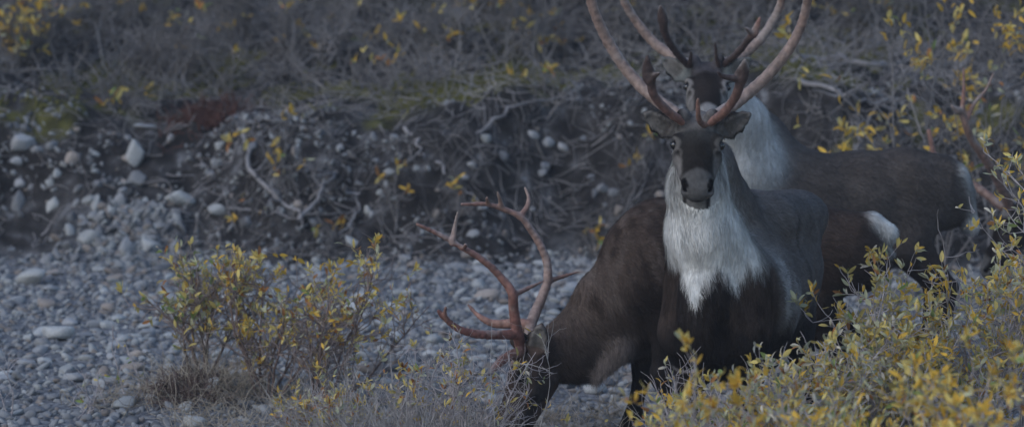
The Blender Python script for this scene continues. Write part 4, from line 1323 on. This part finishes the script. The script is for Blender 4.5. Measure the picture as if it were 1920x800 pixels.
n = 7500
X = RNG.uniform(-4.2, 4.2, n)
Y = bank_y(X) + RNG.uniform(1.6, 6.5, n)
twig_mass('undergrowth', X, Y, RNG.uniform(0.15, 0.5, n), 0.0045, M['twig_back'], 'tangled bare dwarf shrubs covering the slope', 0.7, 0.1, 5, up=0.5)
n = 2600
X = RNG.uniform(-4, 4, n)
Y = bank_y(X) + RNG.uniform(0.1, 1.7, n)
k_ = (X > -1.9) | (RNG.random(n) < 0.4)
twig_mass('twig_litter', X[k_], Y[k_], RNG.uniform(0.1, 0.35, n)[k_], 0.004, M['twig_back'], 'dead twigs and roots hanging over the bank', 0.6, 0.04, 6)
n = 7000
X = RNG.uniform(-3.9, 3.9, n)
Y = bank_y(X) + RNG.uniform(1.0, 3.2, n)
k_ = fbm(np.stack([X * 1.5, Y * 1.5, X * 0], -1), 3, 31) > -0.02
twig_mass('moss', X[k_], Y[k_], RNG.uniform(0.03, 0.08, n)[k_], 0.006, M['moss'], 'olive moss and short grass on the lip of the bank', 1.0, 0.01, 7, up=0.9)
pr = hit(390, 222)
n = 500
X = pr[0] + RNG.normal(0, 0.13, n)
Y = pr[1] + RNG.normal(0, 0.10, n)
o = twig_mass('heather', X, Y, RNG.uniform(0.05, 0.14, n), 0.004, M['rust'], 'rust-red heather cushion on the lip of the dark bank', 1.0, 0.05, 8, up=1.0)
n = 2000
X = np.concatenate([RNG.normal(-1.5, 0.3, 800), RNG.uniform(-1.7, 0.6, 1200)])
Y = np.concatenate([RNG.normal(21.7, 0.16, 800), RNG.uniform(20.2, 21.4, 1200)])
twig_mass('dry_grass', X, Y, RNG.uniform(0.08, 0.28, n), 0.0022, M['straw'], 'dry grass, roots and twig litter around the willow roots', 1.0, 0.02, 9, up=0.7)

n = 650
X = RNG.normal(-1.66, 0.10, n)
Y = RNG.normal(21.62, 0.08, n)
twig_mass('roots', X, Y, RNG.uniform(0.05, 0.15, n), 0.003, M['twig_dark'], 'matted dark roots and dead stems round the foot of the small willow', 0.9, 0.04, 29, up=0.35)
n = 1500
X = np.concatenate([RNG.uniform(-0.95, -0.22, 700), RNG.uniform(0.75, 1.9, 800)])
Y = np.concatenate([RNG.uniform(19.3, 20.3, 900), RNG.uniform(17.6, 18.6, 600)])
twig_mass('dry_twigs', X, Y, RNG.uniform(0.2, 0.62, n), 0.0022, M['twig_pale'], 'thin frosted dry twigs standing among the willows in front of the bulls', 1.0, 0.02, 19, up=1.1, wob=0.3)

DEAD = [([(455, 250), (470, 300), (490, 345), (540, 385), (560, 400)], 0.018, 'forked grey dead branch slanting down the dark bank beside the orange leaves'),
        ([(560, 415), (590, 380), (615, 340), (632, 318)], 0.016, 'straight pale dead branch rising from the foot of the bank'),
        ([(480, 330), (500, 300), (520, 280)], 0.009, 'short grey stub branch near the rust-red heather'),
        ([(640, 350), (668, 370), (665, 410), (640, 440)], 0.012, 'curled grey root arching out of the bank'),
        ([(760, 245), (782, 270), (795, 300)], 0.012, 'pale root hanging from the bank lip in mid-slope'),
        ([(900, 250), (960, 200), (1040, 182), (1100, 190)], 0.012, 'long bleached branch lying along the lip of the bank'),
        ([(1480, 112), (1560, 108), (1640, 122), (1700, 118)], 0.022, 'long grey log lying on the slope behind the broadside bull'),
        ([(1500, 150), (1590, 175), (1680, 205)], 0.018, 'weathered log slanting across the bank above the broadside bull'),
        ([(1605, 285), (1615, 262), (1622, 240)], 0.022, 'stubby upright grey snag behind the broadside bull'),
        ([(430, 385), (480, 400), (540, 405), (600, 400)], 0.010, 'thin dead branch running level across the bank from the square block'),
        ([(820, 300), (850, 340), (900, 380)], 0.010, 'thin grey root trailing down the bank behind the red antlers')]
for i, (pl, r, lab) in enumerate(DEAD):
    pts = []
    for k, (a, b) in enumerate(pl):
        p = hit(a, b)
        p = p + unit(CAMP - p) * (0.05 + 0.05 * math.sin(k * 1.7 + i))
        pts.append(p)
    m = resample(np.array(pts), 14)
    m = m + 0.012 * np.random.default_rng(i).normal(size=m.shape)
    v, qq = tubes([m], [np.linspace(r, r * 0.45, 14)], 7)
    V, Q = [v], [qq]
    rg = np.random.default_rng(500 + i)
    for b in range(3):
        j = int(rg.integers(4, 13))
        d = unit(unit(m[j] - m[j - 1]) + 0.9 * rg.normal(size=3))
        tw = grow(rg, m[j], d, rg.uniform(0.12, 0.3), 6, 0.0, 0.25)
        v2, q2 = tubes([tw], [np.linspace(r * 0.5, r * 0.15, 6)], 5)
        Q.append(q2 + sum(len(x) for x in V))
        V.append(v2)
    tag(link('dead_branch', mk_mesh('dead_branch', np.vstack(V), np.vstack(Q), [M['drift']])), lab, 'branch')


# ------------------------------------------------------------------ thin haze volume, added to lift the blacks
def haze_box(x0, x1, y0, y1, z0, z1, density):
    v = [(x, y, z) for x in (x0, x1) for y in (y0, y1) for z in (z0, z1)]
    f = [(0, 1, 3, 2), (4, 6, 7, 5), (0, 4, 5, 1), (2, 3, 7, 6), (0, 2, 6, 4), (1, 5, 7, 3)]
    m = bpy.data.materials.new('haze')
    m.use_nodes = True
    n = m.node_tree
    n.nodes.remove(n.nodes['Principled BSDF'])
    pv = n.nodes.new('ShaderNodeVolumePrincipled')
    pv.inputs['Color'].default_value = (0.82, 0.88, 1.0, 1)
    pv.inputs['Density'].default_value = density
    n.links.new(pv.outputs[0], n.nodes['Material Output'].inputs['Volume'])
    o = link('haze', mk_mesh('haze', v, f, [m], smooth=False))
    tag(o, 'thin bluish haze added over the river bar to lift the dark tones', kind='stuff')


haze_box(-310, 310, -70, 330, -5.5, 60, 0.0013)
